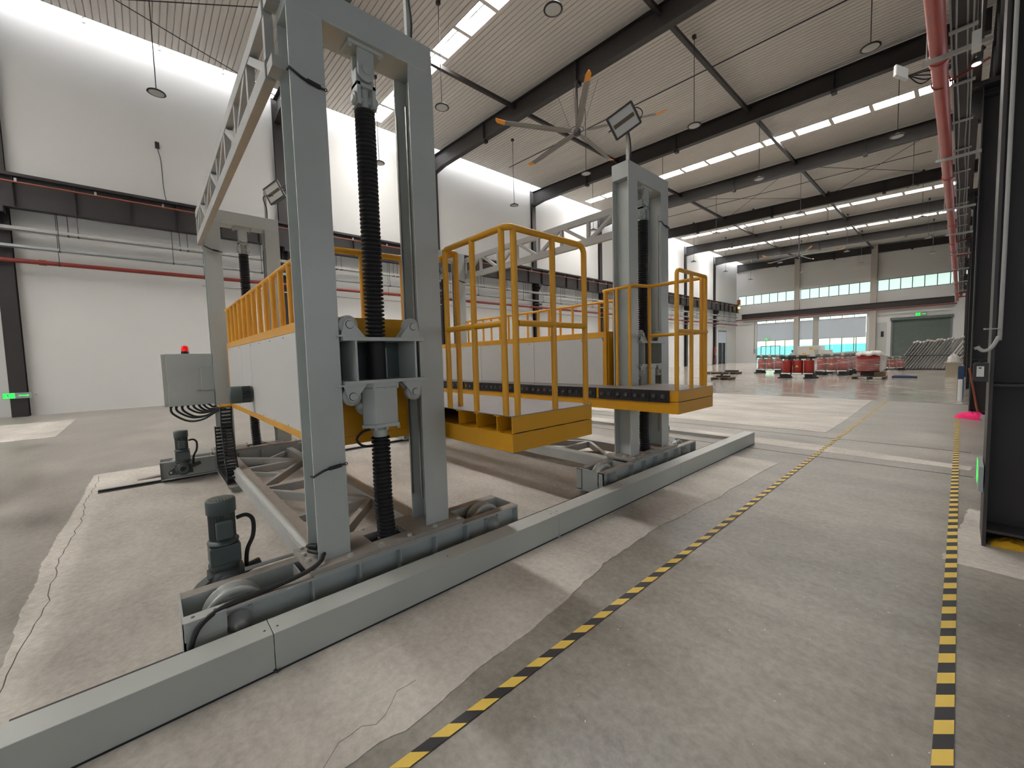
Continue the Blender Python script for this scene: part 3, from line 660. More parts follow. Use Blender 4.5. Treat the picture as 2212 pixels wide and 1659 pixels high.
# ------------------------------------------------------------ ceiling fans
def fan(c, top, rot, lab):
    t = thing('ceiling_fan', c, lab, 'fan', 'large ceiling fans')
    build(MB().lathe([(0, .12), (.12, .12), (.16, .05), (.16, -.05), (.13, -.12), (0, -.13)], c, n=18), 'motor_housing', M['dsteel2'], t)
    g = MB(); g.tube(arc((c[0], c[1], c[2] + .1), .27, 0, 2 * PI, 18, (1, 0, 0), (0, 1, 0)), .012, 5)
    g.cyl((c[0], c[1], c[2] + .1), (c[0], c[1], top), .055, 10)
    build(g, 'down_rod', M['dsteel2'], t)
    g = MB()
    for k in range(4):
        a = k * PI / 2 + .5; g.cyl((c[0] + .25 * math.cos(a), c[1] + .25 * math.sin(a), c[2] + .1), (c[0] + .9 * math.cos(a), c[1] + .9 * math.sin(a), top - .1), .006, 4)
    build(g, 'guy_wire', M['cable'], t)
    for k in range(5):
        a = rot + k * 2 * PI / 5; ca, sa = math.cos(a), math.sin(a); b = MB(); cr = []
        prof = [(-.13, -.03), (-.04, .015), (.05, .03), (.13, .02), (.13, .01), (.05, .012), (-.04, -.004), (-.13, -.04)]
        for rr, sc in ((.25, .6), (.7, 1.1), (3.1, .85)):
            cr += [(c[0] + rr * ca - p * sc * sa, c[1] + rr * sa + p * sc * ca, c[2] + .02 + q) for p, q in prof]
        b.add(cr, [(m_ * 8 + i, m_ * 8 + (i + 1) % 8, m_ * 8 + 8 + (i + 1) % 8, m_ * 8 + 8 + i) for m_ in range(2) for i in range(8)], True)
        bl = build(b, 'blade', M['blade'], t); b = MB(); cr = []
        for rr, sc, up in ((3.1, .86, 0), (3.4, .8, .04), (3.48, .3, .10)):
            cr += [(c[0] + rr * ca - p * sc * sa, c[1] + rr * sa + p * sc * ca, c[2] + .02 + q + up) for p, q in prof]
        b.add(cr, [(m_ * 8 + i, m_ * 8 + (i + 1) % 8, m_ * 8 + 8 + (i + 1) % 8, m_ * 8 + 8 + i) for m_ in range(2) for i in range(8)], True); b.add(cr, [tuple(range(16, 24))])
        build(b, 'blade_tip', M['orange'], bl, label='orange winglet at the blade end')
fan((-11.0, 13.95, 10.92), rafbot(-11), math.radians(27), 'large five-blade ceiling fan with orange tips hanging from the second rafter')
fan((-11.0, 48.5, 10.9), rafbot(-11), math.radians(10), 'large five-blade ceiling fan with orange tips far down the hall')

# ------------------------------------------------------------ hazard tapes
def tape(x0, x1, ya, yb, lab, ph):
    b = MB(); z = .0062; p = .187; y = ya; k = 0
    while y < yb:
        for j in range(2):
            b.cur = j; h = p / 2; yy = y + j * h
            b.add([(x0, yy - .03, z), (x1, yy + .03, z), (x1, yy + h + .03, z), (x0, yy + h - .03, z)], [(0, 1, 2, 3)])
        y += p
    return tag(build(b, 'hazard_tape', [M['tapey'], M['tapek']]), lab, 'tape', 'walkway tapes')
tape(-1.458, -1.405, -.3, 16.3, 'yellow and black striped floor tape left of the walkway, beside the long cover', 0)
tape(-.03, .028, -.3 + .02, 13.9, 'yellow and black striped floor tape right of the walkway, by the columns', 0)

# ------------------------------------------------------------ long rail cover
t = thing('rail_cover', (-2.42, 3.5, 0), 'long light grey sheet-metal box cover lying on the floor beside the rail', 'cover')
segs = [(-.62, .40), (.40, 2.62), (2.62, 4.95), (4.95, 7.70)]
for a, c in segs:
    b = MB(); b.box(-2.345, -2.34, a + .0015, c - .0015, .006, .208); b.box(-2.5, -2.34, a + .0015, c - .0015, .204, .209); b.box(-2.5, -2.495, a + .0015, c - .0015, .006, .208)
    build(b, 'cover_panel', M['cover'], t, .002)
build(MB().box(-2.5, -2.34, 7.695, 7.70, .006, .209).box(-2.5, -2.34, -.62, -.615, .006, .209), 'end_cap', M['cover'], t)
build(MB().box(-2.344, -2.336, -.6, 7.69, .004, .012), 'floor_seal', M['rubber'], t)
sm = MB().lathe([(.0, .002), (.005, .002), (.006, 0)], (0, 0, 0), n=8).mesh('screw', M['bolt'])
for y in (.37, .43, 2.58, 2.66, 4.9, 5.0, 1.5, 3.7, 6.3): inst('screw', sm, t, (-2.4, y, .2095))
build(MB().tube([(-2.338, .39, .02), (-2.325, .4, .012), (-2.322, .42, .02)], .006, 6), 'cable_tie', M['cable'], t)
build(MB().box(-2.337, -2.333, 2.60, 2.63, .006, .02), 'bracket_foot', M['galv'], t)
# rails set in the floor
for i, x in enumerate((-2.79, -7.46)):
    t = thing('floor_rail', (x, 3.5, 0), ['dark steel rail in the floor behind the long cover', 'dark steel rail in the floor under the far legs'][i], 'rail', 'gantry rails')
    build(MB().box(x - .02, x + .02, -.57, 7.5, .0, .03), 'rail_head', M['dsteel'], t)
    build(MB().box(x - .09, x + .09, -.57, 7.5, .0, .006), 'rail_groove', M['dsteel2'], t)
    b = MB()
    b.prism([(-.60, 0.004), (-.35, .004), (-.35, .05)], 'x', x + .06, x + .16) if i == 0 else b.prism([(-.2, .004), (.35, .004), (.35, .06)], 'x', x - .42, x - .32)
    build(b, 'wedge', M['wedge'], t)
t = thing('floor_channel', (-5, 7.85, 0), 'low grey metal channel crossing the floor behind the far gantry', 'channel')
build(MB().box(-7.6, -2.6, 7.80, 7.9, .004, .055), 'channel_run', M['greyd'], t, .004); build(MB().box(-7.6, -2.6, 7.78, 7.92, .004, .009), 'base_flange', M['greyd'], t)
one(MB().box(-5.35, -5.15, 7.98, 8.12, 0, .03).box(-5.31, -5.2, 8.0, 8.1, .03, .2).box(-5.33, -5.18, 7.99, 8.11, .2, .22), 'pedestal', M['cover'], 'short pale pedestal on the floor behind the far gantry', 'pedestal', bevel=.004)

# ------------------------------------------------------------ gantries
bolt_me = MB().cyl((0, 0, 0), (0, 0, .016), .017, 6, smooth=False).cyl((0, 0, -.002), (0, 0, .003), .021, 12).mesh('bolt', M['cover'])
def hsec(b, xa, xb, y0, y1, z0, z1, tf=.014, tw=.01):
    b.box(xb - tf, xb, y0, y1, z0, z1); b.box(xa, xa + tf, y0, y1, z0, z1); ym = (y0 + y1) / 2; b.box(xa + tf, xb - tf, ym - tw / 2, ym + tw / 2, z0, z1)
def bellows(parent, x, y, z0, z1, r0, r1, bend=0.0, pitch=.028):
    n = int((z1 - z0) / pitch); prof = []; b = MB(); N = 22; vs = []
    pts = []
    for k in range(n):
        z = z0 + (z1 - z0) * k / n; h = (z1 - z0) / n
        pts += [(r1, z), (r0, z + h * .25), (r0, z + h * .35), (r1 * .985, z + h * .6), (r1, z + h * .75)]
    pts.append((r1, z1))
    for r, z in pts:
        t_ = (z - z0) / (z1 - z0); ox = bend * math.sin(t_ * PI * 3) * math.exp(-t_ * 5) ; oy = bend * .8 * math.sin(t_ * PI * 2 + 1) * math.exp(-t_ * 4)
        vs += [(x + ox + r * math.cos(2 * PI * i / N), y + oy + r * math.sin(2 * PI * i / N), z) for i in range(N)]
    b.add(vs, [(k * N + i, k * N + (i + 1) % N, (k + 1) * N + (i + 1) % N, (k + 1) * N + i) for k in range(len(pts) - 1) for i in range(N)], True)
    return build(b, 'screw_bellows', M['rubber'], parent)
def wheel_part(parent, x, y, z, R):
    prof = [(0, -.058), (R * .35, -.058), (R * .38, -.04), (R * .74, -.035), (R * .8, -.056), (R * .99, -.056), (R, -.05), (R, -.038), (R * .86, -.032), (R * .85, .032), (R, .038), (R, .05), (R * .99, .056), (R * .8, .056), (R * .74, .035), (R * .38, .04), (R * .35, .058), (0, .058)]
    o = build(MB().lathe(prof, (x, y, z), (1, 0, 0), 40), 'wheel', M['cover'], parent)
    build(MB().cyl((x - .17, y, z), (x + .17, y, z), .026, 14), 'axle', M['steel'], o)
    return o
def gantry(y0, tside, lab, which):
    G = thing('lifting_gantry', (-5.1, y0 + .485, 0), lab, 'gantry', 'lifting gantries')
    ya, yb = y0 - .68, y0 + 1.64
    for xc in (-2.79, -7.46):
        near = xc > -5; xf = xc + .11; xb = xc - .12; inn = -1 if near else 1      # inner side faces the other tower
        for k, (u, v) in enumerate(((0, .2), (.775, .97))):
            b = MB(); hsec(b, xb, xf, y0 + u, y0 + v, .345, 3.70)
            c = build(b, 'column', M['grey'], G, .0015)
            # weld line stiffener near head
        b = MB(); b.box(xb, xf, y0, y0 + .97, 3.70, 3.89); build(b, 'header_beam', M['grey'], G, .004)
        b = MB(); zz = 3.60
        for yy in (y0 + .30, y0 + .66): b.box(xc - .07, xc + .07, yy - .035, yy + .035, 3.66, 3.70)
        # base plate with a slot for the screw
        b = MB(); x0, x1 = xc - .2, xc + .2; p0, p1 = y0 - .075, y0 + 1.06; s0, s1 = y0 + .36, y0 + .63
        b.box(x0, x1, p0, s0, .315, .345); b.box(x0, x1, s1, p1, .315, .345); b.box(xc + .075, x1, s0, s1, .315, .345); b.box(x0, xc - .075, s0, s1, .315, .345)
        bp = build(b, 'base_plate', M['dust'], G, .003, label='dusty bolted base plate')
        b = MB(); b.box(x0, x1, p0 + .02, s0, .295, .315); b.box(x0, x1, s1, p1 - .02, .295, .315); b.box(xc + .075, x1 - .005, s0, s1, .295, .315); b.box(x0 + .005, xc - .075, s0, s1, .295, .315)
        build(b, 'packing_plate', M['greyd'], bp)
        for yy in [p0 + .04 + k * (p1 - p0 - .08) / 5 for k in range(6)]:
            for xx in (xc + .17, xc - .17): inst('bolt', bolt_me, bp, (xx, yy, .345))
        for xx in (xc - .06, xc + .04): inst('bolt', bolt_me, bp, (xx, p0 + .03, .345))
        # bogie beam
        Bg = build(MB().box(xc + .175, xc + .19, ya, ya + .01, .05, .295), 'bogie_beam', M['grey'], G)
        for s in (-1, 1):
            xw = xc + s * .115; xt = xc + s * .19
            b = MB(); b.box(xw - .005, xw + .005, ya, yb, .05, .295); b.box(xw, xt, ya, yb, .283, .295); b.box(xw, xt, ya, yb, .05, .062)
            build(b, 'side_channel', M['grey'], Bg); build(MB().box(xw, xt - s * .001, ya + .005, yb - .005, .295, .2965), 'dusty_top', M['dust'], Bg)
            for yy in [ya + .62 + k * .29 for k in range(5)]:
                build(MB().box(xw, xt - s * .006, yy - .005, yy + .005, .062, .283), 'web_stiffener', M['grey'], Bg)
        for yy in (ya, yb - .01): build(MB().box(xc - .19, xc + .19, yy, yy + .01, .045, .30), 'end_plate', M['grey'], Bg, .001)
        for yy in (y0 - .1, y0 + 1.08): build(MB().box(xc - .11, xc + .11, yy, yy + .008, .06, .29), 'cross_plate', M['greyd'], Bg)
        for yy in (ya + .24, yb - .25):
            wheel_part(G, xc, yy, .182, .15)
            for s in (-1, 1):
                xw = xc + s * .12; b = MB(); b.box(min(xw, xw + s * .012), max(xw, xw + s * .012), yy - .075, yy + .075, .105, .255)
                b.lathe([(.065, 0), (.06, .02), (.045, .03), (.04, .045), (.028, .05), (.026, .065), (0, .066)], (xw + s * .012, yy, .182), (s, 0, 0), 20)
                bm2 = b
                for dy in (-.058, .058):
                    for dz in (-.058, .058): bm2.cyl((xw + s * .012, yy + dy, .182 + dz), (xw + s * .024, yy + dy, .182 + dz), .011, 6, smooth=False)
                build(b, 'bearing_unit', M['greyd'], Bg)
        # screw, clevis
        sx, sy = xc + .01, y0 + .487
        bellows(G, sx, sy, 1.765, 3.30, .047, .067); bellows(G, sx, sy, .30, 1.06, .046, .065, bend=.014)
        h = MB(); h.box(sx - .07, sx + .07, sy - .12, sy + .12, 3.675, 3.70)
        h.box(sx + .035, sx + .06, sy - .055, sy + .055, 3.53, 3.675); h.box(sx - .06, sx - .035, sy - .055, sy + .055, 3.53, 3.675)
        h.lathe([(0, .0), (.055, 0), (.055, .025), (0, .025)], (sx + .035, sy, 3.53), (1, 0, 0), 18); h.lathe([(0, .0), (.055, 0), (.055, .025), (0, .025)], (sx - .06, sy, 3.53), (1, 0, 0), 18)
        h.cyl((sx - .075, sy, 3.545), (sx + .072, sy, 3.545), .03, 16)
        h.box(sx - .03, sx + .03, sy - .06, sy + .06, 3.46, 3.56)
        hb = h
        for dy in (-.1, .1):
            hb.cyl((sx + .05, sy + dy, 3.655), (sx + .05, sy + dy, 3.675), .014, 6, smooth=False); hb.cyl((sx - .05, sy + dy, 3.655), (sx - .05, sy + dy, 3.675), .014, 6, smooth=False)
        clv = build(h, 'screw_hanger', M['grey'], G, .003)
        h = MB(); h.box(sx - .05, sx + .05, sy + .04, sy + .065, 3.32, 3.47); h.box(sx - .05, sx + .05, sy - .065, sy - .04, 3.32, 3.47); h.box(sx - .05, sx + .05, sy - .065, sy + .065, 3.44, 3.465)
        h.cyl((sx, sy - .085, 3.37), (sx, sy + .085, 3.37), .024, 14); h.lathe([(0, 0), (.042, 0), (.042, .016), (0, .016)], (sx, sy + .065, 3.37), (0, 1, 0), 16); h.lathe([(0, 0), (.042, 0), (.042, .016), (0, .016)], (sx, sy - .081, 3.37), (0, 1, 0), 16)
        h.cyl((sx, sy, 3.28), (sx, sy, 3.44), .03, 14); build(h, 'clevis', M['grey'], clv, .002)
        # guide strip on inner face of second column, ladder bar
        build(MB().box(xf - .05, xf - .035, y0 + .763, y0 + .775, .55, 3.42), 'guide_strip', M['steel'], G)
        build(MB().box(xb + .03, xb + .045, y0 + .763, y0 + .775, .55, 3.42), 'guide_strip', M['steel'], G)
        build(MB().box(xb + .03, xb + .045, y0 + .2, y0 + .212, .55, 3.42), 'guide_strip', M['steel'], G)
        # limit switch straps with turnbuckles on the first column
        for zz in ((3.30, .92) if near else (3.3,)):
            s = MB(); yy0 = y0 if which == 0 else y0 + .775; sl = -.035 if zz > 2 else .03
            s.tube([(xf - .03, yy0 - .006, zz - sl), (xf + .004, yy0 - .004, zz - sl * .9), (xf + .006, yy0 + .06, zz), (xf + .006, yy0 + .1, zz + sl * .3)], .008, 6)
            s.cyl((xf + .014, yy0 + .09, zz + sl * .3), (xf + .014, yy0 + .165, zz + sl * .6), .012, 8); s.cyl((xf + .012, yy0 + .16, zz + sl * .6), (xf + .012, yy0 + .19, zz + sl * .7), .006, 6)
            s.tube(arc((xf + .014, yy0 + .196, zz + sl * .7), .008, 0, 2 * PI, 10, (0, 1, 0), (0, 0, 1)), .003, 5)
            build(s, 'cable_clamp', M['cable'], G)
    # top truss
    yt0 = y0 - .075 if tside < 0 else y0 + 1.0; yt1 = yt0 + .06; ym = (yt0 + yt1) / 2; xa, xb2 = -7.40, -2.92
    zb, zt = 3.36, 3.82
    T = build(MB().box(xa, xb2, yt0, yt1, zb, zb + .11), 'top_truss', M['greyd'], G, .003)
    build(MB().box(xa, xb2, yt0, yt1, zt - .10, zt), 'chord', M['greyd'], T, .003)
    n = 8; p = (xb2 - xa) / n; 
    for k in range(n + 1):
        x = xa + k * p; build(MB().box(x - .025, x + .025, ym - .025, ym + .025, zb + .11, zt - .10), 'vertical_brace', M['greyd'], T)
        if k < n:
            a, c = ((x + .03, zb + .08), (x + p - .03, zt - .06)) if k % 2 == 0 else ((x + .03, zt - .06), (x + p - .03, zb + .08))
            build(MB().beam((a[0], ym, a[1]), (c[0], ym, c[1]), .05, .05, (0, 1, 0)), 'diagonal_brace', M['greyd'], T)
    for x in (xb2 + .01, xa - .13):
        b = MB(); 
        for q0, q1 in ((zb + .01, zb + .08), (zt - .06, zt - .01)):
            b = MB(); ga, gc = (yt0 + .01, y0) if tside < 0 else (y0 + .97, yt1 - .01); b.box(x, x + .13, ga, gc, q0, q1); build(b, 'gusset_plate', M['greyd'], T)
    # floor truss between the bogies
    xa, xb2 = -7.27, -2.98
    F = build(MB().box(xa, xb2, y0 + .02, y0 + .10, .12, .25), 'floor_truss', M['greyd'], G, .004)
    build(MB().box(xa, xb2, y0 + .10, y0 + .19, .235, .245), 'ledge', M['dust'], F)
    build(MB().tube([(xa, y0 + .065, .25), (xb2, y0 + .065, .25)], .032, 10), 'cable_conduit', M['cover'], F)
    build(MB().box(xa, xb2, y0 + .86, y0 + .95, .12, .25), 'chord', M['greyd'], F, .004)
    nodes = [xa, xa + .95, xa + 2.1, xa + 3.3, xb2]
    for k, x in enumerate(nodes):
        if 0 < k < 4: build(MB().box(x - .035, x + .035, y0 + .1, y0 + .86, .14, .235), 'cross_member', M['greyd'], F, .003)
    for k in range(4):
        x0_, x1_ = nodes[k], nodes[k + 1]; A, B_ = (y0 + .12, y0 + .84) if k % 2 == 0 else (y0 + .84, y0 + .12)
        build(MB().beam((x0_ + .04, A, .19), (x1_ - .04, B_, .19), .05, .09), 'diagonal_brace', M['greyd'], F, .002)
        build(MB().beam((x0_ + .04, B_, .185), ((x0_ + x1_) / 2, (A + B_) / 2, .185), .035, .05), 'diagonal_brace', M['greyd'], F, .002)
    return G
g1_ = gantry(.73, -1, 'near grey steel lifting gantry with screw bellows, two towers and side truss', 0)
g2_ = gantry(4.345, 1, 'far grey steel lifting gantry standing further along the rail', 1)
# cables hung on the near bogie
t = thing('power_cable', (-2.7, .5, .35), 'thick black cable drooping along the near bogie end', 'cable')
build(MB().tube(smooth_path([(-2.69, .74, .40), (-2.77, .70, .40), (-2.80, .74, .395), (-2.76, .80, .385), (-2.67, .755, .385), (-2.62, .72, .375), (-2.61, .64, .345), (-2.625, .5, .318), (-2.63, .35, .308), (-2.615, .22, .305), (-2.58, .12, .27), (-2.56, .075, .18), (-2.55, .06, .05)], 6), .0135, 10), 'cable_run', M['cable'], t)
build(MB().tube(smooth_path([(-2.70, .73, .44), (-2.80, .70, .42), (-2.83, .75, .40), (-2.76, .80, .39), (-2.68, .76, .39)], 6), .012, 8), 'cable_loop', M['cable'], t)
t = thing('junction_cover', (-2.63, .14, .2), 'small grey sheet cover with two screws on the near bogie corner', 'cover')
build(MB().box(-2.672, -2.592, .055, .235, .297, .301).box(-2.596, -2.592, .055, .235, .20, .299).box(-2.604, -2.600, .057, .233, .08, .195), 'sheet', M['cover'], t, .002)
for y in (.095, .19): inst('screw', sm, t, (-2.635, y, .301), scale=(1.6,) * 3)
one(MB().cyl((-2.99, .38, .315), (-2.99, .66, .315), .012, 10), 'conduit_pipe', M['greyd'], 'short grey conduit lying on the near bogie beside the motor', 'conduit')

# ------------------------------------------------------------ geared motors
def motor(loc, lab, flip=1, cable=True, horizontal=False):
    t = thing('geared_motor', (0, 0, 0), lab, 'motor', 'geared travel motors')
    g = MB(); g.box(-.07, .075, -.09, .10, -.10, .03); g.lathe([(.085, 0), (.088, .03), (.07, .05), (.06, .052), (.058, .06), (.03, .062), (.03, .045), (0, .045)], (.045, 0, -.03), (flip, 0, 0), 24)
    g.lathe([(.07, 0), (.085, .03), (.085, .05), (.075, .06)], (0, 0, .03), n=24)
    g.prism([(-.09, -.10), (-.155, -.10), (-.165, -.06), (-.14, -.03), (-.09, .0)], 'x', -.05, .05)
    for k in range(5): g.box(-.078, .082, -.07 + k * .033, -.062 + k * .033, -.09, .025)
    gb = build(g, 'gearbox', M['motord'], t, .004)
    build(MB().lathe([(.056, 0), (.06, .004), (.045, .006), (.032, .006), (.03, -.01)], (.1025, 0, -.03), (flip, 0, 0), 24), 'output_flange', M['motor'], gb)
    build(MB().cyl((-.055, -.135, -.065), (.055, -.135, -.065), .013, 12), 'torque_pin', M['pink'] if False else M['cover'], gb)
    build(MB().lathe([(.03, 0), (.026, .09), (.02, .1), (0, .1)], (-.02, .1, -.02), (0, 1, .3), 14), 'vent_cap', M['motord'], gb)
    g = MB(); g.box(-.075, .075, -.078, .082, .085, .20); g.lathe([(.072, .20), (.085, .21), (.085, .225), (.06, .235)], (0, 0, 0), n=24)
    build(g, 'reducer_housing', M['motor'], t, .01, label='blocky grey reducer housing')
    g = MB(); N = 48; vs = []
    for z in (.235, .40):
        for i in range(N): rr = .064 if i % 2 else .071; vs.append((rr * math.cos(2 * PI * i / N), rr * math.sin(2 * PI * i / N), z))
    g.add(vs, [(i, (i + 1) % N, N + (i + 1) % N, N + i) for i in range(N)]); build(g, 'finned_stator', M['motord'], t)
    build(MB().box(.05 * flip, .098 * flip, -.04, .045, .25, .36), 'terminal_box', M['motor'], t, .012)
    g = MB().lathe([(.072, .395), (.079, .40), (.079, .475), (.074, .485), (0, .486)], (0, 0, 0), n=32); cw = build(g, 'fan_cowl', M['motor'], t)
    g = MB()
    for rr in (.02, .032, .044, .056):
        n = int(rr * 420)
        for k in range(n): a = 2 * PI * k / n; g.beam((rr * math.cos(a), rr * math.sin(a), .4865), ((rr + .008) * math.cos(a), (rr + .008) * math.sin(a), .4865), .0035, .001)
    build(g, 'cowl_vents', M['tan'], cw)
    if cable: build(MB().tube(smooth_path([(0, .075, .34), (0, .13, .345), (0, .165, .30), (0, .16, .2), (-.0, .125, .12), (-.01, .115, .03), (-.01, .12, -.03)]), .0125, 10), 'motor_cable', M['cable'], t)
    t.location = loc
    return t
m1 = motor((-3.09, .29, .285), 'green-grey geared motor standing upright on the near bogie', 1)
m2 = motor((-7.17, .29, .24), 'green-grey geared motor standing on the far bogie below the control cabinet', 1)
m2.rotation_euler = (0, 0, 0)
m3 = motor((-3.03, 5.73, .24), 'geared motor lying along the far gantry bogie with looped black cable', 1)
m3.rotation_euler = (-math.radians(82), 0, 0); m3.location = (-3.1, 5.55, .37)
# motor on the platform panel
t = thing('fan_motor', (-5.45, .88, 1.27), 'dark finned motor sticking out of the white side panel', 'motor')
build(MB().lathe([(.09, 0), (.095, .015), (.095, .02)], (-5.45, .875, 1.27), (0, -1, 0), 28), 'flange_ring', M['motord'], t)
g = MB(); N = 56; vs = []
for y in (.86, .775):
    for i in range(N): rr = .082 if i % 2 else .094; vs.append((-5.45 + rr * math.cos(2 * PI * i / N), y, 1.27 + rr * math.sin(2 * PI * i / N)))
g.add(vs, [(i, (i + 1) % N, N + (i + 1) % N, N + i) for i in range(N)]); build(g, 'finned_stator', M['motord'], t)
build(MB().lathe([(.095, 0), (.097, .01), (.097, .1), (.088, .115), (.0, .118)], (-5.45, .775, 1.27), (0, -1, 0), 28), 'fan_cowl', M['motor'], t)

# ------------------------------------------------------------ work platforms
def platform(edge, s, bx0, bx1, xend, first, lab):
    """edge: outer deck edge facing the gap; s: direction away from it; bx0..bx1 girder box distance range"""
    Y = lambda d: edge + s * d
    xl = -7.15; xr = -2.97
    P = thing('work_platform', (-5, Y(.6), .98), lab, 'platform', 'lifting work platforms')
    dw = .845
    # lower beam layer, joists, deck
    yo = Y(0) if s > 0 else Y(0)
    low = MB(); low.box(-2.62, xend, Y(0), Y(dw), .98, 1.102); low.box(xl, -2.62, Y(0), Y(bx0), .98, 1.102)
    build(low, 'lower_frame', M['yellow'], P, .003)
    fr = MB()
    fr.box(xend - .008, xend, Y(0), Y(dw), 1.108, 1.216)
    fr.box(xl, xend - .008, Y(0), Y(.008), 1.108, 1.216)
    build(fr, 'edge_plate', M['yellow'], P, .0015)
    for k, x in enumerate((-2.095, -2.32, -2.545)):
        b = MB(); b.box(x - .003, x + .003, Y(.01), Y(dw - .003), 1.112, 1.208); b.box(x - .03, x + .03, Y(.01), Y(dw - .001), 1.208, 1.214); b.box(x - .03, x + .03, Y(.01), Y(dw - .001), 1.103, 1.109)
        build(b, 'joist', M['yellow'], P)
    if s > 0: build(MB().box(-2.62, xend, Y(dw - .008), Y(dw), 1.108, 1.216), 'edge_plate', M['yellow'], P)
    b = MB(); b.box(xend - .002, xend + .0015, Y(.1), Y(.22), 1.102, 1.108)
    for d in (.1, .33, .55, .72): b.box(xend - .002, xend + .002, Y(d), Y(d + .1), 1.1025, 1.107)
    build(b, 'weld_gap', M['rubber'], P)
    if first: build(MB().box(-2.62, xend - .01, 1.93, 1.94, 1.109, 1.215), 'deck_shade_sheet', M['rubber'], P)  # black sheet added to stand for the shade inside the deck frame
    dk = MB(); dk.box(-2.62, xend - .0, Y(.0), Y(dw), 1.216, 1.222); dk.box(xl, -2.62, Y(.0), Y(bx0), 1.216, 1.222)
    build(dk, 'deck_plate', M['deck'], P)
    # box girder
    a, c = sorted((Y(bx0), Y(bx1))); z0, z1 = 1.0, 1.925 if first else 1.90
    if not first: z0 = 1.0
    g = MB()
    g.box(xl, xr, a, c, z1 - .075, z1); g.box(xl, xr, a, c, z0, z0 + .06); g.box(xl, xl + .05, a, c, z0 + .06, z1 - .075); g.box(xr - .09, xr, a, c, z0 + .06, z1 - .075)
    build(g, 'girder_frame', M['yellow'], P, .003)
    yf = a if first else a
    cuts = [xl + .05, -6.0, -5.4, xr - .09] if first else [xl + .05, -5.6, -4.3, xr - .09]
    for u, v in zip(cuts[:-1], cuts[1:]):
        b = MB(); b.box(u + .003, v - .003, a + .004, a + .02, z0 + .061, z1 - .076); o = build(b, 'side_panel', M['panel'], P)
        b = MB(); b.box(u + .002, v - .002, c - .02, c - .004, z0 + .061, z1 - .076); build(b, 'side_panel', M['panel'], P)
    scr = MB().lathe([(0, .003), (.006, .003), (.007, 0)], (0, 0, 0), (0, -1, 0), 8).mesh('screw', M['bolt'])
    for x in (-6.9, -6.11, -5.36, -4.9, -4.4, -3.9, -3.4):
        for z in (z1 - .1, z0 + .07): inst('screw', scr, P, (x, a + .004, z))
    for u in cuts[1:-1]: build(MB().box(u - .003, u + .003, a + .006, a + .012, z0 + .061, z1 - .076), 'panel_joint', M['rubber'], P)
    # clamp blocks along the gap edge
    bm = MB().box(-.106, .106, -.02, 0, 0, .128).mesh('clamp_block', M['block'])
    sb = MB().lathe([(.017, 0), (.02, .004), (.02, .02), (.012, .021), (.011, .008), (0, .008)], (0, 0, 0), (0, -1, 0), 16).mesh('socket_bolt', M['bolt'])
    x = xend - .095 - .106; k = 0
    while x > xl + .1:
        if k % 6 == 4: x -= .04
        dz = random.uniform(-.002, .002)
        o = inst('clamp_block', bm, P, (x, Y(0), 1.094 + dz), rot=(0, 0, 0 if s > 0 else PI))
        for dx in (-.052, .048):
            c2 = bpy.data.objects.new('socket_bolt', sb); COL.objects.link(c2); c2.parent = o; c2.location = (dx, -.02, .066)
        x -= .218; k += 1
    # guard rails
    R = .0205 if not first else .0215
    def post(x, y, za, zb_, r=R): return build(MB().cyl((x, y, za), (x, y, zb_), r, 14), 'rail_post', M['yellow'], P)
    def rail(pts, r=R, nm='top_rail'): return build(MB().tube(pts, r, 14), nm, M['yellow'], P)
    H = 2.44
    if first:
        yn = 1.755; xe = -1.96
        cor = arc((xe - .05, yn + .05, H), .05, 0, -PI / 2, 6, (1, 0, 0), (0, 1, 0))
        end = arc((xe, 2.54 - .06, H - .06), .06, PI / 2, 0, 6, (0, 1, 0), (0, 0, 1))
        rail([(xe, 2.54, 1.222)] + end[::-1] + [Vector((xe, 1.83, H))] + cor + [Vector((-2.66, yn, H)), Vector((-2.70, yn + .02, H)), Vector((-2.71, yn + .06, H)), Vector((-2.71, yn + .11, H))])
        post(xe, 1.81, 1.222, H); post(xe, 2.18, 1.222, H)
        post(-2.015, yn, 1.222, H); post(-2.335, yn, 1.222, H); post(-2.68, yn, 1.222, H); post(-2.705, yn + .115, 1.222, H)
        rail([(xe, 1.83, 1.83), (xe, 2.54, 1.83)], nm='mid_rail'); rail([(-2.68, yn, 1.83), (-2.015, yn, 1.83)], nm='mid_rail')
        yb_ = Y(bx0) - .03 ; ybk = yb_
        rail([(-2.71, yn + .115, H), (-3.0, yn + .12, H - .0), (-3.03, yn + .10, H), (-3.04, yn + .06, H - .01), (-3.04, .96, 2.41), (-3.06, .915, 2.41), (-3.10, .905, 2.41), (xl - .0, .905, 2.40)])
        for y in (1.25, 1.58): post(-3.04, y, z1, 2.42)
        x = -3.36
        while x > xl: post(x, .905, z1, 2.41, .024); x -= .302
    else:
        xe = -1.925; yn = 3.99
        rail([(xe, yn, 1.222)] + arc((xe, yn + .05, H - .05), .05, PI, PI / 2, 6, (0, 1, 0), (0, 0, 1)) + [Vector((xe, 4.66, H)), Vector((xe - .02, 4.70, H)), Vector((xe - .06, 4.71, H)), Vector((-2.58, 4.70, H)), Vector((-2.62, 4.67, H)), Vector((-2.64, 4.62, H)), Vector((-2.645, 4.40, H - .01)), Vector((-2.66, 4.34, 2.42)), Vector((-2.70, 4.315, 2.41)), Vector((-2.98, 4.30, 2.40)), Vector((-3.02, 4.31, 2.40)), Vector((-3.04, 4.36, 2.40)), Vector((-3.04, 5.10, 2.40)), Vector((-3.07, 5.16, 2.40)), Vector((xl, 5.17, 2.40))])
        for y in (4.32, 4.67): post(xe, y, 1.222, H)
        for x in (-1.985, -2.28): post(x, 4.71, 1.222, H)
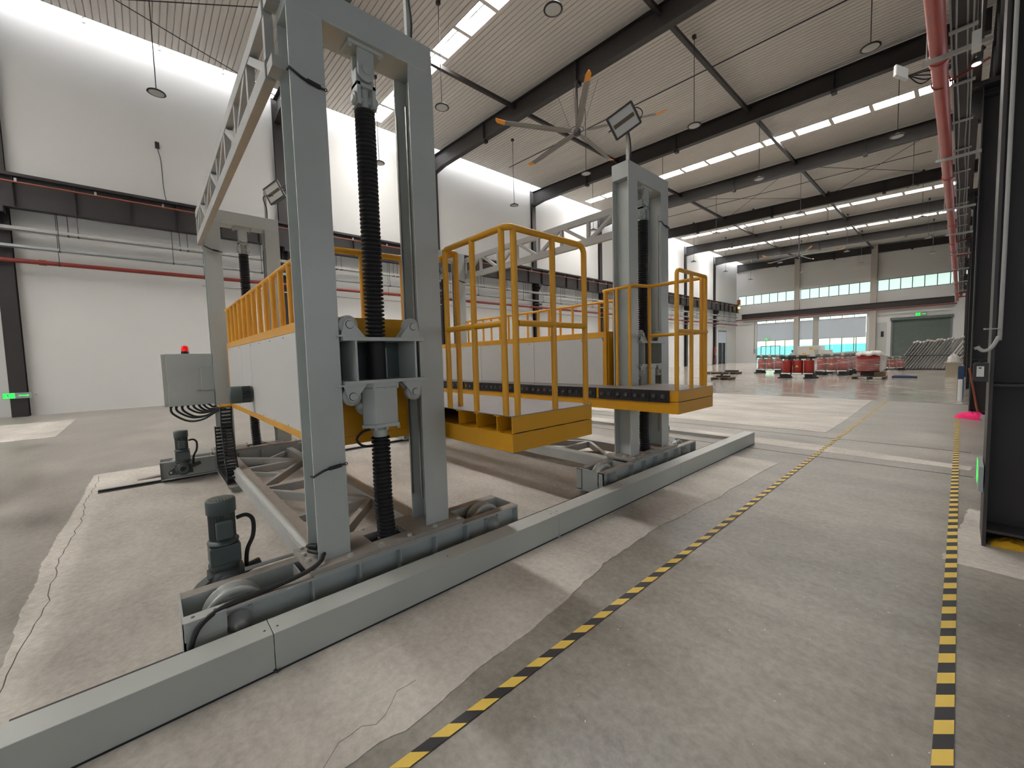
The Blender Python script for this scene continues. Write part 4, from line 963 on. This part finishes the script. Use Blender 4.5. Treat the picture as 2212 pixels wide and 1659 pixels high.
        post(-2.62, 4.70, 1.222, H); post(-2.66, 4.315, 1.222, 2.41); post(-2.83, 4.308, 1.222, 2.41); post(-3.0, 4.303, 1.222, 2.40); post(-3.05, 4.42, z1, 2.40)
        rail([(xe, yn, 1.83), (xe, 4.70, 1.83)], nm='mid_rail'); rail([(-2.62, 4.705, 1.83), (xe, 4.71, 1.83)], nm='mid_rail')
        post(-3.05, 4.75, z1, 2.4)
        x = -3.45
        while x > xl: post(x, 5.17, z1, 2.40, .02); x -= .26
        b = MB(); b.tube(smooth_path([(-3.0, 4.31, 1.8), (-3.01, 4.30, 1.83), (-3.05, 4.31, 1.82), (-3.05, 4.33, 1.78)]), .008, 6); b.box(-3.03, -3.01, 4.32, 4.328, 1.45, 1.78)
        build(b, 'door_handle', M['greyd'], P)
    return P, z1
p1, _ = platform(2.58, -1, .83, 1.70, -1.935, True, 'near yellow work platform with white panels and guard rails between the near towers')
p2, _ = platform(3.965, 1, .365, 1.235, -1.895, False, 'far yellow work platform with row of black clamp blocks facing the near one')

# carriages: rollers, plates and screw gearbox riding in each tower
def carriage(xc, y0, lab):
    t = thing('lift_carriage', (xc, y0 + .487, 1.05), lab, 'carriage', 'lift carriages')
    xf = xc + .15; xb = xc - .13; a, c = y0 + .21, y0 + .80
    def plate(z0, z1_, nm):
        b = MB(); b.box(xf - .10, xf, a, c, z0, z1_); b.box(xb, xf - .10, a, y0 + .765, z0, z1_); return build(b, nm, M['grey'], t, .002)
    plate(1.74, 1.765, 'top_plate'); plate(1.455, 1.478, 'bottom_plate'); 
    for y in (y0 + .295, y0 + .725): build(MB().box(xb, xf - .01, y - .007, y + .007, 1.478, 1.74), 'side_plate', M['grey'], t)
    build(MB().box(xb, xb + .012, y0 + .21, y0 + .76, 1.478, 1.74), 'back_plate', M['motor'], t)
    b = MB(); b.box(xb + .02, xb + .06, y0 + .5, y0 + .60, 1.48, 1.70); b.cyl((xb + .05, y0 + .55, 1.60), (xb + .075, y0 + .55, 1.60), .035, 18); build(b, 'side_roller_mount', M['grey'], t)
    build(MB().cyl((xc + .01, y0 + .487, 1.478), (xc + .01, y0 + .487, 1.74), .062, 18), 'screw_sleeve', M['rubber'], t)
    for k, (yy, zz, sg, z_at) in enumerate(((y0 + .262, 1.845, 1, 1.765), (y0 + .715, 1.845, 1, 1.765), (y0 + .262, 1.375, -1, 1.455), (y0 + .715, 1.375, -1, 1.455))):
        b = MB(); xr_ = xf - .06; side = 1 if yy > y0 + .5 else -1
        for dx in (-.045, .035):
            pts = [(yy - .06 - .04 * (1 if side > 0 else 0), z_at), (yy + .06 + .04 * (1 if side < 0 else 0), z_at)] + [(yy + .036 * math.cos(a_), zz + sg * .036 * math.sin(a_)) for a_ in [PI * q / 6 for q in range(7)]]
            b.prism(pts, 'x', xr_ + dx, xr_ + dx + .01)
        b.box(xr_ - .06, xr_ + .055, yy - .085, yy + .085, min(z_at, z_at + sg * .012), max(z_at, z_at + sg * .012))
        m_ = build(b, 'roller_bracket', M['grey'], t, .001)
        build(MB().lathe([(0, -.028), (.058, -.028), (.062, -.02), (.062, .02), (.058, .028), (0, .028)], (xr_ - .0, yy, zz), (1, 0, 0), 26), 'roller', M['greyd'], t)
        build(MB().cyl((xr_ - .05, yy, zz), (xr_ + .054, yy, zz), .024, 18), 'roller_pin', M['grey'], t); build(MB().cyl((xr_ + .044, yy, zz), (xr_ + .0465, yy, zz), .0275, 18), 'pin_shadow_ring', M['rubber'], t)  # thin black ring painting the shadow line around the pin
    # gearbox
    gx, gy = xc + .03, y0 + .487
    b = MB(); hexa = [(gx + .10, gy - .075), (gx + .10, gy + .085), (gx + .03, gy + .115), (gx - .10, gy + .10), (gx - .10, gy - .09), (gx + .02, gy - .135)]
    b.prism(hexa, 'z', 1.165, 1.425)
    gbx = build(b, 'screw_gearbox', M['grey'], t, .006, label='faceted grey gearbox on the lifting screw')
    b = MB(); b.prism([(gx + (x_ - gx) * 1.06, gy + (y_ - gy) * 1.06) for x_, y_ in hexa], 'z', 1.145, 1.168); build(b, 'gearbox_flange', M['grey'], gbx); b = MB(); b.prism([(gx + (x_ - gx) * 1.1, gy + (y_ - gy) * 1.1) for x_, y_ in hexa], 'z', 1.425, 1.455); build(b, 'gearbox_flange', M['grey'], gbx)
    bm3 = MB().cyl((0, 0, -.018), (0, 0, 0), .011, 6, smooth=False).mesh('bolt', M['cover'])
    for x_, y_ in [(gx + .1, gy - .08), (gx + .1, gy), (gx + .1, gy + .085), (gx + .03, gy + .115), (gx - .05, gy + .11)]: inst('bolt', bm3, gbx, (x_, y_, 1.147)); inst('bolt', bm3, gbx, (x_, y_, 1.43))
    build(MB().lathe([(.07, 0), (.07, .012), (.055, .014), (.03, .014), (.03, .05), (0, .05)], (gx - .035, gy - .11, 1.30), (.35, -1, 0), 24), 'input_flange', M['grey'], gbx)
    build(MB().lathe([(.048, 1.065), (.05, 1.07), (.05, 1.12), (.044, 1.125), (.044, 1.147)], (xc + .01, gy, 0), n=24), 'nut_housing', M['grey'], gbx)
    build(MB().tube(smooth_path([(gx - .05, gy - .06, 1.12), (gx - .08, gy - .11, 1.10), (gx - .1, gy - .14, 1.05), (gx - .1, gy - .1, 1.0), (gx - .1, gy - .02, .985), (gx - .12, gy + .08, .98)]), .009, 8), 'sensor_cable', M['cable'], t)
    return t
carriage(-2.79, .73, 'grey lift carriage with rollers and gearbox in the nearest tower')
carriage(-7.46, .73, 'grey lift carriage with rollers in the far left tower')
carriage(-2.79, 4.345, 'grey lift carriage with rollers in the second tower along the cover')
carriage(-7.46, 4.345, 'grey lift carriage with rollers in the farthest tower')

# ------------------------------------------------------------ floodlights
def flood(base, top, ang, lab, wide=.30):
    t = thing('floodlight', base, lab, 'floodlight', 'gantry floodlights')
    build(MB().box(base[0] - .018, base[0] + .018, base[1] - .018, base[1] + .018, base[2], top[2]), 'pole', M['cover'], t)
    hd = bpy.data.objects.new('lamp_head', MB().prism([(-.05, -.14), (.0, -.16), (.0, .16), (-.05, .14), (-.075, .06), (-.075, -.06)], 'z', -.125, .125).mesh('lamp_head', M['dsteel'])); COL.objects.link(hd); hd.parent = t
    hd.location = Vector(top) - Vector(base)
    nx = Vector(ang[0]).normalized(); ly = Vector(ang[1]); ly = (ly - nx * ly.dot(nx)).normalized(); hz = nx.cross(ly)
    hd.rotation_euler = Matrix(((nx.x, ly.x, hz.x), (nx.y, ly.y, hz.y), (nx.z, ly.z, hz.z))).to_euler()
    def sub(mb, nm, m): o = bpy.data.objects.new(nm, mb.mesh(nm, m)); COL.objects.link(o); o.parent = hd; return o
    sub(MB().box(.0, .004, -.15, .15, -.115, .115), 'front_glass', M['lens'])
    sub(MB().box(.004, .008, -.13, .13, -.022, .022), 'led_strip', mat('dark_led_strip', (70, 60, 30), .4, var=.1) if 'ledm' not in M else M['ledm'])
    f_ = MB()
    for a_, c_ in (((.0, -.16, -.125), (.0, .16, -.125)), ((.0, -.16, .125), (.0, .16, .125)), ((.0, -.16, -.125), (.0, -.16, .125)), ((.0, .16, -.125), (.0, .16, .125))): f_.beam(a_, c_, .016, .016)
    sub(f_, 'bezel', M['dsteel']); y2 = MB()
    for a_, c_ in (((.006, -.148, -.112), (.006, .148, -.112)), ((.006, -.148, .112), (.006, .148, .112)), ((.006, -.148, -.112), (.006, -.148, .112)), ((.006, .148, -.112), (.006, .148, .112))): y2.beam(a_, c_, .008, .006)
    sub(y2, 'gasket', M['ledm'])
    y_ = MB(); y_.tube([(-.02, .16, 0), (-.02, .175, 0), (-.09, .175, 0), (-.13, .12, 0), (-.13, -.12, 0), (-.09, -.175, 0), (-.02, -.175, 0), (-.02, -.16, 0)], .008, 6)
    y_.tube(smooth_path([(-.07, .05, -.02), (-.12, .1, .05), (-.1, .22, .04), (-.06, .24, -.05), (-.08, .12, -.12)]), .006, 6)
    sub(y_, 'yoke', M['dsteel'])
    build(MB().tube(smooth_path([(base[0] + .022, base[1] + .01, base[2]), (base[0] + .03, base[1] + .012, base[2] + .15), (base[0] + .02, base[1] - .02, top[2] - .1), (top[0] - .06, top[1] + .08, top[2] - .02)]), .007, 6), 'lamp_cable', M['cable'], t)
    return t
M['ledm'] = mat('dark_led_strip', (84, 68, 26), .4, var=.1)
flood((-2.70, 4.375, 3.89), (-2.68, 4.26, 4.29), ((.72, -.62, -.30), (.53, .62, .56)), 'black floodlight tilted on a pole on top of the second tower')
flood((-2.72, 1.54, 3.89), (-2.70, 1.50, 4.42), ((.6, -.3, -.5), (.3, .9, .1)), 'black floodlight on a pole above the nearest tower, at the top of the picture')
flood((-7.42, 1.55, 3.89), (-7.40, 1.68, 4.33), ((.5, -.8, -.25), (.68, .62, .36)), 'black floodlight on a pole on top of the far left tower')

# ------------------------------------------------------------ control cabinet and chain
t = thing('control_cabinet', (-7.55, .44, 1.05), 'grey steel control cabinet hung beside the far left tower', 'cabinet')
build(MB().box(-7.70, -7.50, .20, .735, 1.04, 1.79), 'body', M['grey'], t, .006)
build(MB().box(-7.72, -7.52, .155, .20, 1.045, 1.785), 'door', M['cover'], t, .004)
build(MB().box(-7.505, -7.485, .585, .80, 1.25, 1.60), 'mounting_plate', M['grey'], t, .003)
mb_ = MB()
for z in (1.285, 1.60): mb_.beam((-7.49, .54, z - .03), (-7.49, .64, z), .012, .012); mb_.box(-7.497, -7.487, .53, .57, z - .04, z - .02)
build(mb_, 'mounting_lug', M['greyd'], t)
bc = thing('warning_beacon', (-7.6, .43, 1.79), 'red dome warning beacon on top of the grey control cabinet', 'beacon')
build(MB().lathe([(.045, 0), (.048, .01), (.045, .035), (.04, .04)], (-7.6, .43, 1.79), n=20), 'base', M['rubber'], bc)
build(MB().lathe([(.042, .035), (.044, .07), (.038, .105), (.02, .12), (0, .122)], (-7.6, .43, 1.79), n=20), 'dome', M['beacon'], bc)
for i, y in enumerate((.225, .285, .35, .415, .48, .545, .60, .66)):
    dp = [.25, .20, .19, .14, .12, .11, .09, .06][i]
    pts = smooth_path([(-7.58, y, 1.05), (-7.57, y + .01, 1.05 - dp * .45), (-7.55, y + (.8 - y) * .3, 1.05 - dp * .95), (-7.45, y + (.8 - y) * .6, 1.05 - dp * .9), (-7.2, .75, .97), (-7.05, .80, .985)], 5)
    o = one(MB().tube(pts, .0145, 8), 'control_cable', M['cable'], 'thick black cable looping below the control cabinet, %s from its hinge side' % ORD[i], 'cable', 'cabinet cables')
    build(MB().cyl((-7.58, y, 1.02), (-7.58, y, 1.05), .018, 10), 'cable_gland', M['rubber'], o)
# cable drag chain
ch = thing('drag_chain', (-6.9, .75, .1), 'black plastic cable drag chain looping from the platform to the floor tray', 'chain')
path = smooth_path([(-6.82, .78, 1.04), (-6.80, .775, .9), (-6.74, .765, .75), (-6.58, .755, .58), (-6.42, .745, .42), (-6.27, .74, .27), (-6.2, .735, .17), (-6.24, .735, .125), (-6.4, .735, .115), (-6.75, .735, .115), (-7.0, .735, .125), (-7.12, .735, .18), (-7.16, .735, .3), (-7.16, .735, .5), (-7.16, .735, .74)], 14)
link = MB()
for s in (-1, 1): link.prism([(-.022, -.03), (.022, -.03), (.03, 0), (.022, .03), (-.022, .03)], 'y', s * .06 - .006, s * .06 + .006)
link.box(-.012, .012, -.06, .06, .022, .03); link.box(-.012, .012, -.06, .06, -.03, -.022)
lme = link.mesh('chain_link', M['rubber']); acc = 0; last = path[0]; nxt = 0
for i in range(1, len(path)):
    d = (path[i] - last); L_ = d.length
    while nxt <= acc + L_:
        p = last + d * ((nxt - acc) / max(L_, 1e-6)); a_ = math.atan2(-d.z, d.x)
        inst('chain_link', lme, ch, p, rot=(0, a_, 0)); nxt += .05
    acc += L_; last = path[i]
build(MB().box(-6.95, -6.75, .70, .85, 1.04, 1.06), 'end_bracket', M['yellow'], ch)
t = thing('chain_tray', (-6.8, .75, .08), 'thin steel tray on the floor holding the drag chain', 'tray')
build(MB().box(-7.3, -6.06, .66, .99, .074, .08).box(-7.3, -6.06, .66, .664, .08, .10), 'tray_sheet', M['dust'], t); build(MB().box(-7.2, -6.2, .8, .83, .0, .074).box(-6.15, -6.1, .72, .95, 0, .074), 'tray_foot', M['greyd'], t)

# ------------------------------------------------------------ transformers
def transformer(scale_w=1.0):
    t = thing('dry_transformer', (0, 0, 0), '', 'transformer', 'cast resin transformers')
    for k in (-1, 0, 1):
        c = build(MB().lathe([(.0, .33), (.235, .33), (.245, .35), (.245, 1.0), (.235, 1.02), (0, 1.02)], (k * .52, 0, 0), n=26), 'coil', M['resin'], t)
    b = MB(); b.prism([(.0 - .09, .0), (.09, 0), (0, .155)], 'y', 0, .004); o = bpy.data.objects.new('warning_label', MB().prism([(-.085, .63), (.085, .63), (0, .78)], 'y', -.252, -.247).mesh('warning_label', M['tapey'])); COL.objects.link(o); o.parent = t; o['label'] = 'yellow triangle warning label'
    b = MB(); b.box(-.80, .80, -.13, .13, 1.1, 1.3); b.box(-.80, .80, -.14, .14, .22, .33)
    for k in (-1, 0, 1): b.box(k * .52 - .12, k * .52 + .12, -.12, .12, .33, 1.1)
    build(b, 'iron_core', M['core'], t)
    b = MB(); b.box(-.84, .84, -.18, -.14, 1.12, 1.2); b.box(-.84, .84, .14, .18, 1.12, 1.2); b.box(-.8, .8, -.2, -.15, .24, .3); build(b, 'clamp_channel', M['rubber'], t)
    for k in (-1, 0, 1): build(MB().box(k * .52 - .07, k * .52 + .07, -.16, .16, 1.02, 1.32), 'terminal_block', M['tan'], t)
    for k in (-1, 0, 1): build(MB().cyl((k * .52 - .23, -.24, .25), (k * .52 + .23, -.24, .25), .055, 12), 'base_bar', M['white'], t)
    for s in (-1, 1):
        b = MB(); b.box(s * .6 - .18, s * .6 + .18, -.45, .45, .04, .25); b.box(s * .62 - .25, s * .62 + .25, -.5, -.4, .0, .07); b.box(s * .62 - .25, s * .62 + .25, .4, .5, .0, .07)
        build(b, 'skid', M['rubber'], t)
    return t
def wrap(t, cov=.9, lab=None):
    b = MB(); n = 24; vs = []
    for z, q in ((.28, 1.0), (.5, 1.02), (.75, .99), (1.0, 1.01), (1.2, .99), (1.36, .96)):
        for i in range(n):
            a = 2 * PI * i / n; cx_ = max(-1, min(1, 1.35 * math.cos(a))) * .86 * q; cy_ = max(-1, min(1, 1.35 * math.sin(a))) * .32 * q
            vs.append((cx_, cy_, z + .012 * math.sin(i * 2.3)))
    b.add(vs, [(j * n + i, j * n + (i + 1) % n, (j + 1) * n + (i + 1) % n, (j + 1) * n + i) for j in range(5) for i in range(n)], True)
    o = bpy.data.objects.new('stretch_film', b.mesh('stretch_film', M['clearfilm'])); COL.objects.link(o); o.parent = t; return o
T0 = transformer(); T0.location = (-6.2, 27.6, 0); T0['label'] = 'unwrapped dry transformer with three red coils, nearest of the group'
cb_ = MB().box(.62, .84, -.32, -.2, 1.22, 1.5).mesh('control_box', M['white']); o = bpy.data.objects.new('control_box', cb_); COL.objects.link(o); o.parent = T0; o['label'] = 'small grey box on the core end'
def tcopy(loc, rot, lab, sc=1.0):
    c = T0.copy(); COL.objects.link(c)
    for chd in T0.children:
        if chd.name.startswith('control_box'): continue
        d = chd.copy(); COL.objects.link(d); d.parent = c
    c.location = loc; c.rotation_euler = (0, 0, rot); c['label'] = lab; c.scale = (sc,) * 3; wrap(c); return c
tcopy((-9.2, 33.4, 0), .0, 'film-wrapped red transformer left of the unwrapped one', 1.0)
rowx = [(-5.3, 31.5), (-5.35, 33.6), (-5.45, 35.8), (-5.55, 38.0), (-5.7, 40.4), (-5.85, 42.9), (-6.0, 45.5), (-6.2, 48.2)]
for k, (x, y) in enumerate(rowx): tcopy((x, y, 0), -.06, 'film-wrapped red transformer in the receding row, %s from the front' % ORD[k])
tcopy((-3.2, 39.2, 0), 0, 'small wrapped red transformer beside the leaning stack', .72)
# large single wrapped coil on a pallet
t = thing('wrapped_coil', (-3.2, 28.1, 0), 'big red coil set wrapped in clouded film on a dark pallet', 'transformer')
build(MB().lathe([(0, .38), (.42, .38), (.5, .45), (.52, 1.1), (.48, 1.3), (0, 1.32)], (-3.2, 28.1, 0), n=28), 'coil', M['resin'], t)
b = MB(); n = 28; vs = []
for z, q in ((1.22, 1.0), (1.28, 1.01), (1.34, .95), (1.40, .8), (1.43, .4), (1.41, .02)):
    for i in range(n):
        a = 2 * PI * i / n; rr = .545 * q * (1 + .06 * math.sin(i * 2.1)); vs.append((-3.2 + rr * math.cos(a), 28.1 + rr * math.sin(a), z + .04 * math.sin(i * 1.7) * (q > .3)))
b.add(vs, [(j * n + i, j * n + (i + 1) % n, (j + 1) * n + (i + 1) % n, (j + 1) * n + i) for j in range(5) for i in range(n)], True); build(b, 'film_hood', M['film'], t)
b = MB(); vs = []
for z, q in ((.42, 1.0), (.7, 1.03), (1.05, 1.02)):
    for i in range(n): a = 2 * PI * i / n; rr = .55 * q; vs.append((-3.2 + rr * math.cos(a), 28.1 + rr * math.sin(a), z))
b.add(vs, [(j * n + i, j * n + (i + 1) % n, (j + 1) * n + (i + 1) % n, (j + 1) * n + i) for j in range(2) for i in range(n)], True); build(b, 'stretch_film', M['clearfilm'], t)
build(MB().prism([(-2.75, .4), (-2.55, .5), (-2.5, 1.2), (-2.8, 1.32), (-2.85, .9)], 'y', 27.85, 28.3), 'film_corner', M['film'], t)
build(MB().box(-3.5, -2.95, 27.8, 28.4, .18, .38), 'support_block', M['rubber'], t); build(MB().box(-2.95, -2.55, 27.7, 28.3, .15, .36), 'timber_block', M['wood'], t)
p = thing('pallet', (-3.2, 28, 0), 'dark timber pallet under the big wrapped coil', 'pallet')
for k in range(5): build(MB().box(-3.85, -2.5, 27.45 + k * .26, 27.62 + k * .26, .12, .15), 'deck_board', M['wood'], p)
for x in (-3.8, -3.2, -2.62): build(MB().box(x, x + .1, 27.45, 28.66, .0, .12), 'bearer', M['dsteel2'], p)
for k in range(4): one(MB().box(-2.4, -1.45 - .12 * k, 29.2 + k * .35, 29.36 + k * .35, 0, .09), 'blue_bar', M['blue'], ['dark blue steel bar on the floor right of the big coil, nearest', 'dark blue steel bar on the floor right of the big coil, second', 'dark blue steel bar on the floor right of the big coil, third', 'dark blue steel bar on the floor right of the big coil, farthest'][k], 'bar', 'blue floor bars')
# pallets with steel parts near the left
def small_pallet(x, y, lab, n=3):
    t = thing('pallet', (x, y, 0), lab, 'pallet')
    for k in range(n): build(MB().box(x - .55, x + .55, y - .4 + k * .35, y - .22 + k * .35, .1, .14), 'deck_board', M['wood'], t)
    for dx in (-.5, 0, .42): build(MB().box(x + dx, x + dx + .09, y - .42, y + .5, 0, .1), 'bearer', M['dsteel2'], t)
    return t
small_pallet(-9.3, 25.0, 'low dark pallet with steel part, nearer of the two by the far rail post')
one(MB().box(-9.6, -8.95, 24.8, 25.2, .14, .24).cyl((-9.35, 25, .24), (-9.35, 25, .36), .07), 'steel_fitting', M['dsteel'], 'dark steel fitting resting on the nearer low pallet', 'fitting')
small_pallet(-12.4, 31.5, 'flat wooden pallet with planks, farther of the two', 3); small_pallet(-11.2, 31.8, 'second flat pallet with dark planks beside the farther one', 3)
one(MB().box(-11.6, -10.8, 31.6, 32.0, .14, .26), 'steel_fitting', M['dsteel'], 'dark stacked planks on the farther pallet', 'planks')
# electrical cabinet far
t = thing('electrical_cabinet', (-9.1, 46, 0), 'large white electrical enclosure with yellow labels behind the transformers', 'cabinet')
build(MB().box(-10.25, -8.55, 45.4, 47.4, 0, 1.95), 'body', M['white'], t, .02); build(MB().box(-8.55, -7.95, 45.5, 47.3, 0, 1.55), 'side_cabinet', M['white'], t, .02)
for x, z, w_, h_ in ((-9.9, 1.15, .32, .17), (-9.35, 1.62, .36, .2)): build(MB().box(x, x + w_, 45.385, 45.4, z, z + h_), 'label_plate', M['tapey'], t)
build(MB().box(-9.0, -8.65, 45.385, 45.4, .3, 1.6), 'door', M['cover'], t); build(MB().prism([(-8.35, 1.0), (-8.15, 1.0), (-8.25, 1.16)], 'y', 45.48, 45.5), 'warning_label', M['tapey'], t)
# leaning wrapped boards
for k in range(22):
    x = -3.3 + k * .165; t = thing('leaning_board', (x, 40.6, 0), 'grey film-wrapped board leaning in the stack, %d from its left end' % (k + 1) if False else '', 'board', 'leaning wrapped boards')
    pos = 'leftmost' if k == 0 else ('rightmost' if k == 21 else ('%s from the left end' % ORD[k] if k < 12 else '%s from the right end' % ORD[21 - k]))
    t['label'] = 'grey film-wrapped board leaning in the long stack, ' + pos
    h = 1.86 + .05 * math.sin(k * 1.9) + .016 * k; sl = 1.05; yk = 40.2 + .05 * (k % 3)
    bd = MB(); bd.add([(x, yk, .05), (x + .10, yk, .05), (x + .10 + sl, yk, h), (x + sl, yk, h), (x, yk + 1.1, .05), (x + .10, yk + 1.1, .05), (x + .10 + sl, yk + 1.1, h), (x + sl, yk + 1.1, h)],
                      [(0, 3, 2, 1), (4, 5, 6, 7), (0, 1, 5, 4), (1, 2, 6, 5), (2, 3, 7, 6), (3, 0, 4, 7)])
    build(bd, 'board_core', M['wrapg'], t, .02)
    rn = random.Random(k); cp = MB(); cp.lathe([(0, -.04), (.09, -.02), (.10, .05), (.05, .11), (0, .12)], (x + sl + .05, yk + .1, h), (rn.uniform(-.4, .4), rn.uniform(-.3, .3), 1), 8)
    cp.lathe([(0, -.04), (.07, -.02), (.08, .05), (.03, .1), (0, .1)], (x + sl + .1, yk + .5, h), (rn.uniform(-.4, .4), 0, 1), 8); build(cp, 'film_bunch', M['film'], t)
    bm4 = MB(); mz = 1.0; bm4.box(x + sl * .48 - .02, x + sl * .48 + .13, yk - .015, yk, .95, 1.0); build(bm4, 'strap', M['dsteel2'], t)
one(MB().box(-3.6, .9, 40.1, 41.5, 0, .05), 'base_timber', M['dsteel2'], 'dark timber base under the leaning stack', 'timber')

# fire cabinets on the left wall, small fittings
one(MB().box(-22.14, -21.95, 56.9, 57.3, 1.2, 2.3), 'notice_board', M['white'], 'white notice plate on a left wall column far away', 'notice', bevel=.01)
t = thing('fire_box', (-22.0, 56.6, 0), 'red fire extinguisher box at the foot of a far left column', 'box')
build(MB().box(-22.14, -21.9, 56.5, 56.8, .15, .75), 'body', M['red'], t, .01); build(MB().box(-22.14, -21.95, 56.55, 56.85, 1.25, 2.25), 'upper_box', M['red'], t)
one(MB().box(-6.45, -6.2, YF - .07, YF, 2.9, 3.55), 'speaker', M['rubber'], 'small black box on the far wall beside the white door', 'speaker')
one(MB().box(-6.85, -5.95, YF - .03, YF, 0, 4.6), 'service_door', M['cover'], 'tall pale service panel on the far wall left of the roller door', 'door')
t = thing('hoist_box', (-19.9, 64.9, 0), 'grey switch box on a vertical cable by the far left glazing', 'box')
build(MB().box(-20.05, -19.8, 65.1, 65.3, 1.35, 1.9), 'body', M['galv'], t); build(MB().cyl((-19.95, 65.2, 1.9), (-19.95, 65.2, 5.9), .02, 6), 'cable_run', M['cable'], t)

# ------------------------------------------------------------ distant person
def person(loc):
    import bmesh
    t = thing('person', loc, 'person in a pale shirt standing behind the transformers, head bent forward', 'person')
    J = {'pelvis': (0, 0, .95, .13), 'waist': (0, .0, 1.1, .12), 'chest': (0, -.03, 1.32, .145), 'neck': (0, -.07, 1.48, .055), 'headb': (0, -.09, 1.55, .07), 'head': (0, -.11, 1.64, .095), 'headt': (0, -.11, 1.70, .07),
         'shl': (.19, -.03, 1.40, .06), 'ell': (.25, -.06, 1.14, .042), 'wrl': (.22, -.26, 1.02, .03), 'hl': (.21, -.33, 1.0, .035), 'shr': (-.19, -.03, 1.40, .06), 'elr': (-.25, -.06, 1.14, .042), 'wrr': (-.22, -.26, 1.02, .03), 'hr': (-.21, -.33, 1.0, .035),
         'hpl': (.1, 0, .9, .1), 'knl': (.11, -.02, .5, .065), 'anl': (.11, .02, .09, .042), 'ftl': (.12, -.14, .04, .04), 'hpr': (-.1, 0, .9, .1), 'knr': (-.11, -.02, .5, .065), 'anr': (-.11, .02, .09, .042), 'ftr': (-.12, -.14, .04, .04)}
    E_ = [('pelvis', 'waist'), ('waist', 'chest'), ('chest', 'neck'), ('neck', 'headb'), ('headb', 'head'), ('head', 'headt'), ('chest', 'shl'), ('shl', 'ell'), ('ell', 'wrl'), ('wrl', 'hl'), ('chest', 'shr'), ('shr', 'elr'), ('elr', 'wrr'), ('wrr', 'hr'),
          ('pelvis', 'hpl'), ('hpl', 'knl'), ('knl', 'anl'), ('anl', 'ftl'), ('pelvis', 'hpr'), ('hpr', 'knr'), ('knr', 'anr'), ('anr', 'ftr')]
    ks = list(J); me = bpy.data.meshes.new('body'); me.from_pydata([J[k][:3] for k in ks], [(ks.index(a), ks.index(c)) for a, c in E_], [])
    o = bpy.data.objects.new('body', me); COL.objects.link(o); o.parent = t
    s = o.modifiers.new('skin', 'SKIN'); o.modifiers.new('sub', 'SUBSURF').levels = 2
    for i, k in enumerate(ks): me.skin_vertices[0].data[i].radius = (J[k][3],) * 2
    me.skin_vertices[0].data[0].use_root = True
    m = bpy.data.materials.new('clothed_body'); m.use_nodes = True; N = m.node_tree.nodes; L = m.node_tree.links; tc = N.new('ShaderNodeTexCoord'); sp = N.new('ShaderNodeSeparateXYZ'); L.new(tc.outputs['Object'], sp.inputs[0])
    cr = N.new('ShaderNodeValToRGB'); cr.color_ramp.interpolation = 'CONSTANT'; e = cr.color_ramp.elements; e[0].color = (*lin((30, 30, 32)), 1); e[0].position = 0; e[1].position = .045; e[1].color = (*lin((44, 46, 54)), 1)
    x = e.new(.5); x.color = (*lin((178, 194, 206)), 1); x = e.new(.735); x.color = (*lin((196, 150, 122)), 1); x = e.new(.825); x.color = (*lin((24, 20, 18)), 1)
    dv = N.new('ShaderNodeMath'); dv.operation = 'MULTIPLY'; dv.inputs[1].default_value = .5; L.new(sp.outputs[2], dv.inputs[0]); L.new(dv.outputs[0], cr.inputs[0]); L.new(cr.outputs[0], N['Principled BSDF'].inputs['Base Color']); me.materials.append(m)
    hd = bpy.data.objects.new('hair', MB().lathe([(.085, -.02), (.1, .03), (.08, .09), (.03, .115), (0, .118)], (0, -.10, 1.64), n=16).mesh('hair', M['hair'])); COL.objects.link(hd); hd.parent = t
    return t
pp = person((-10.75, 45.5, 0)); pp.rotation_euler = (0, 0, .9); pp.scale = (.92,) * 3
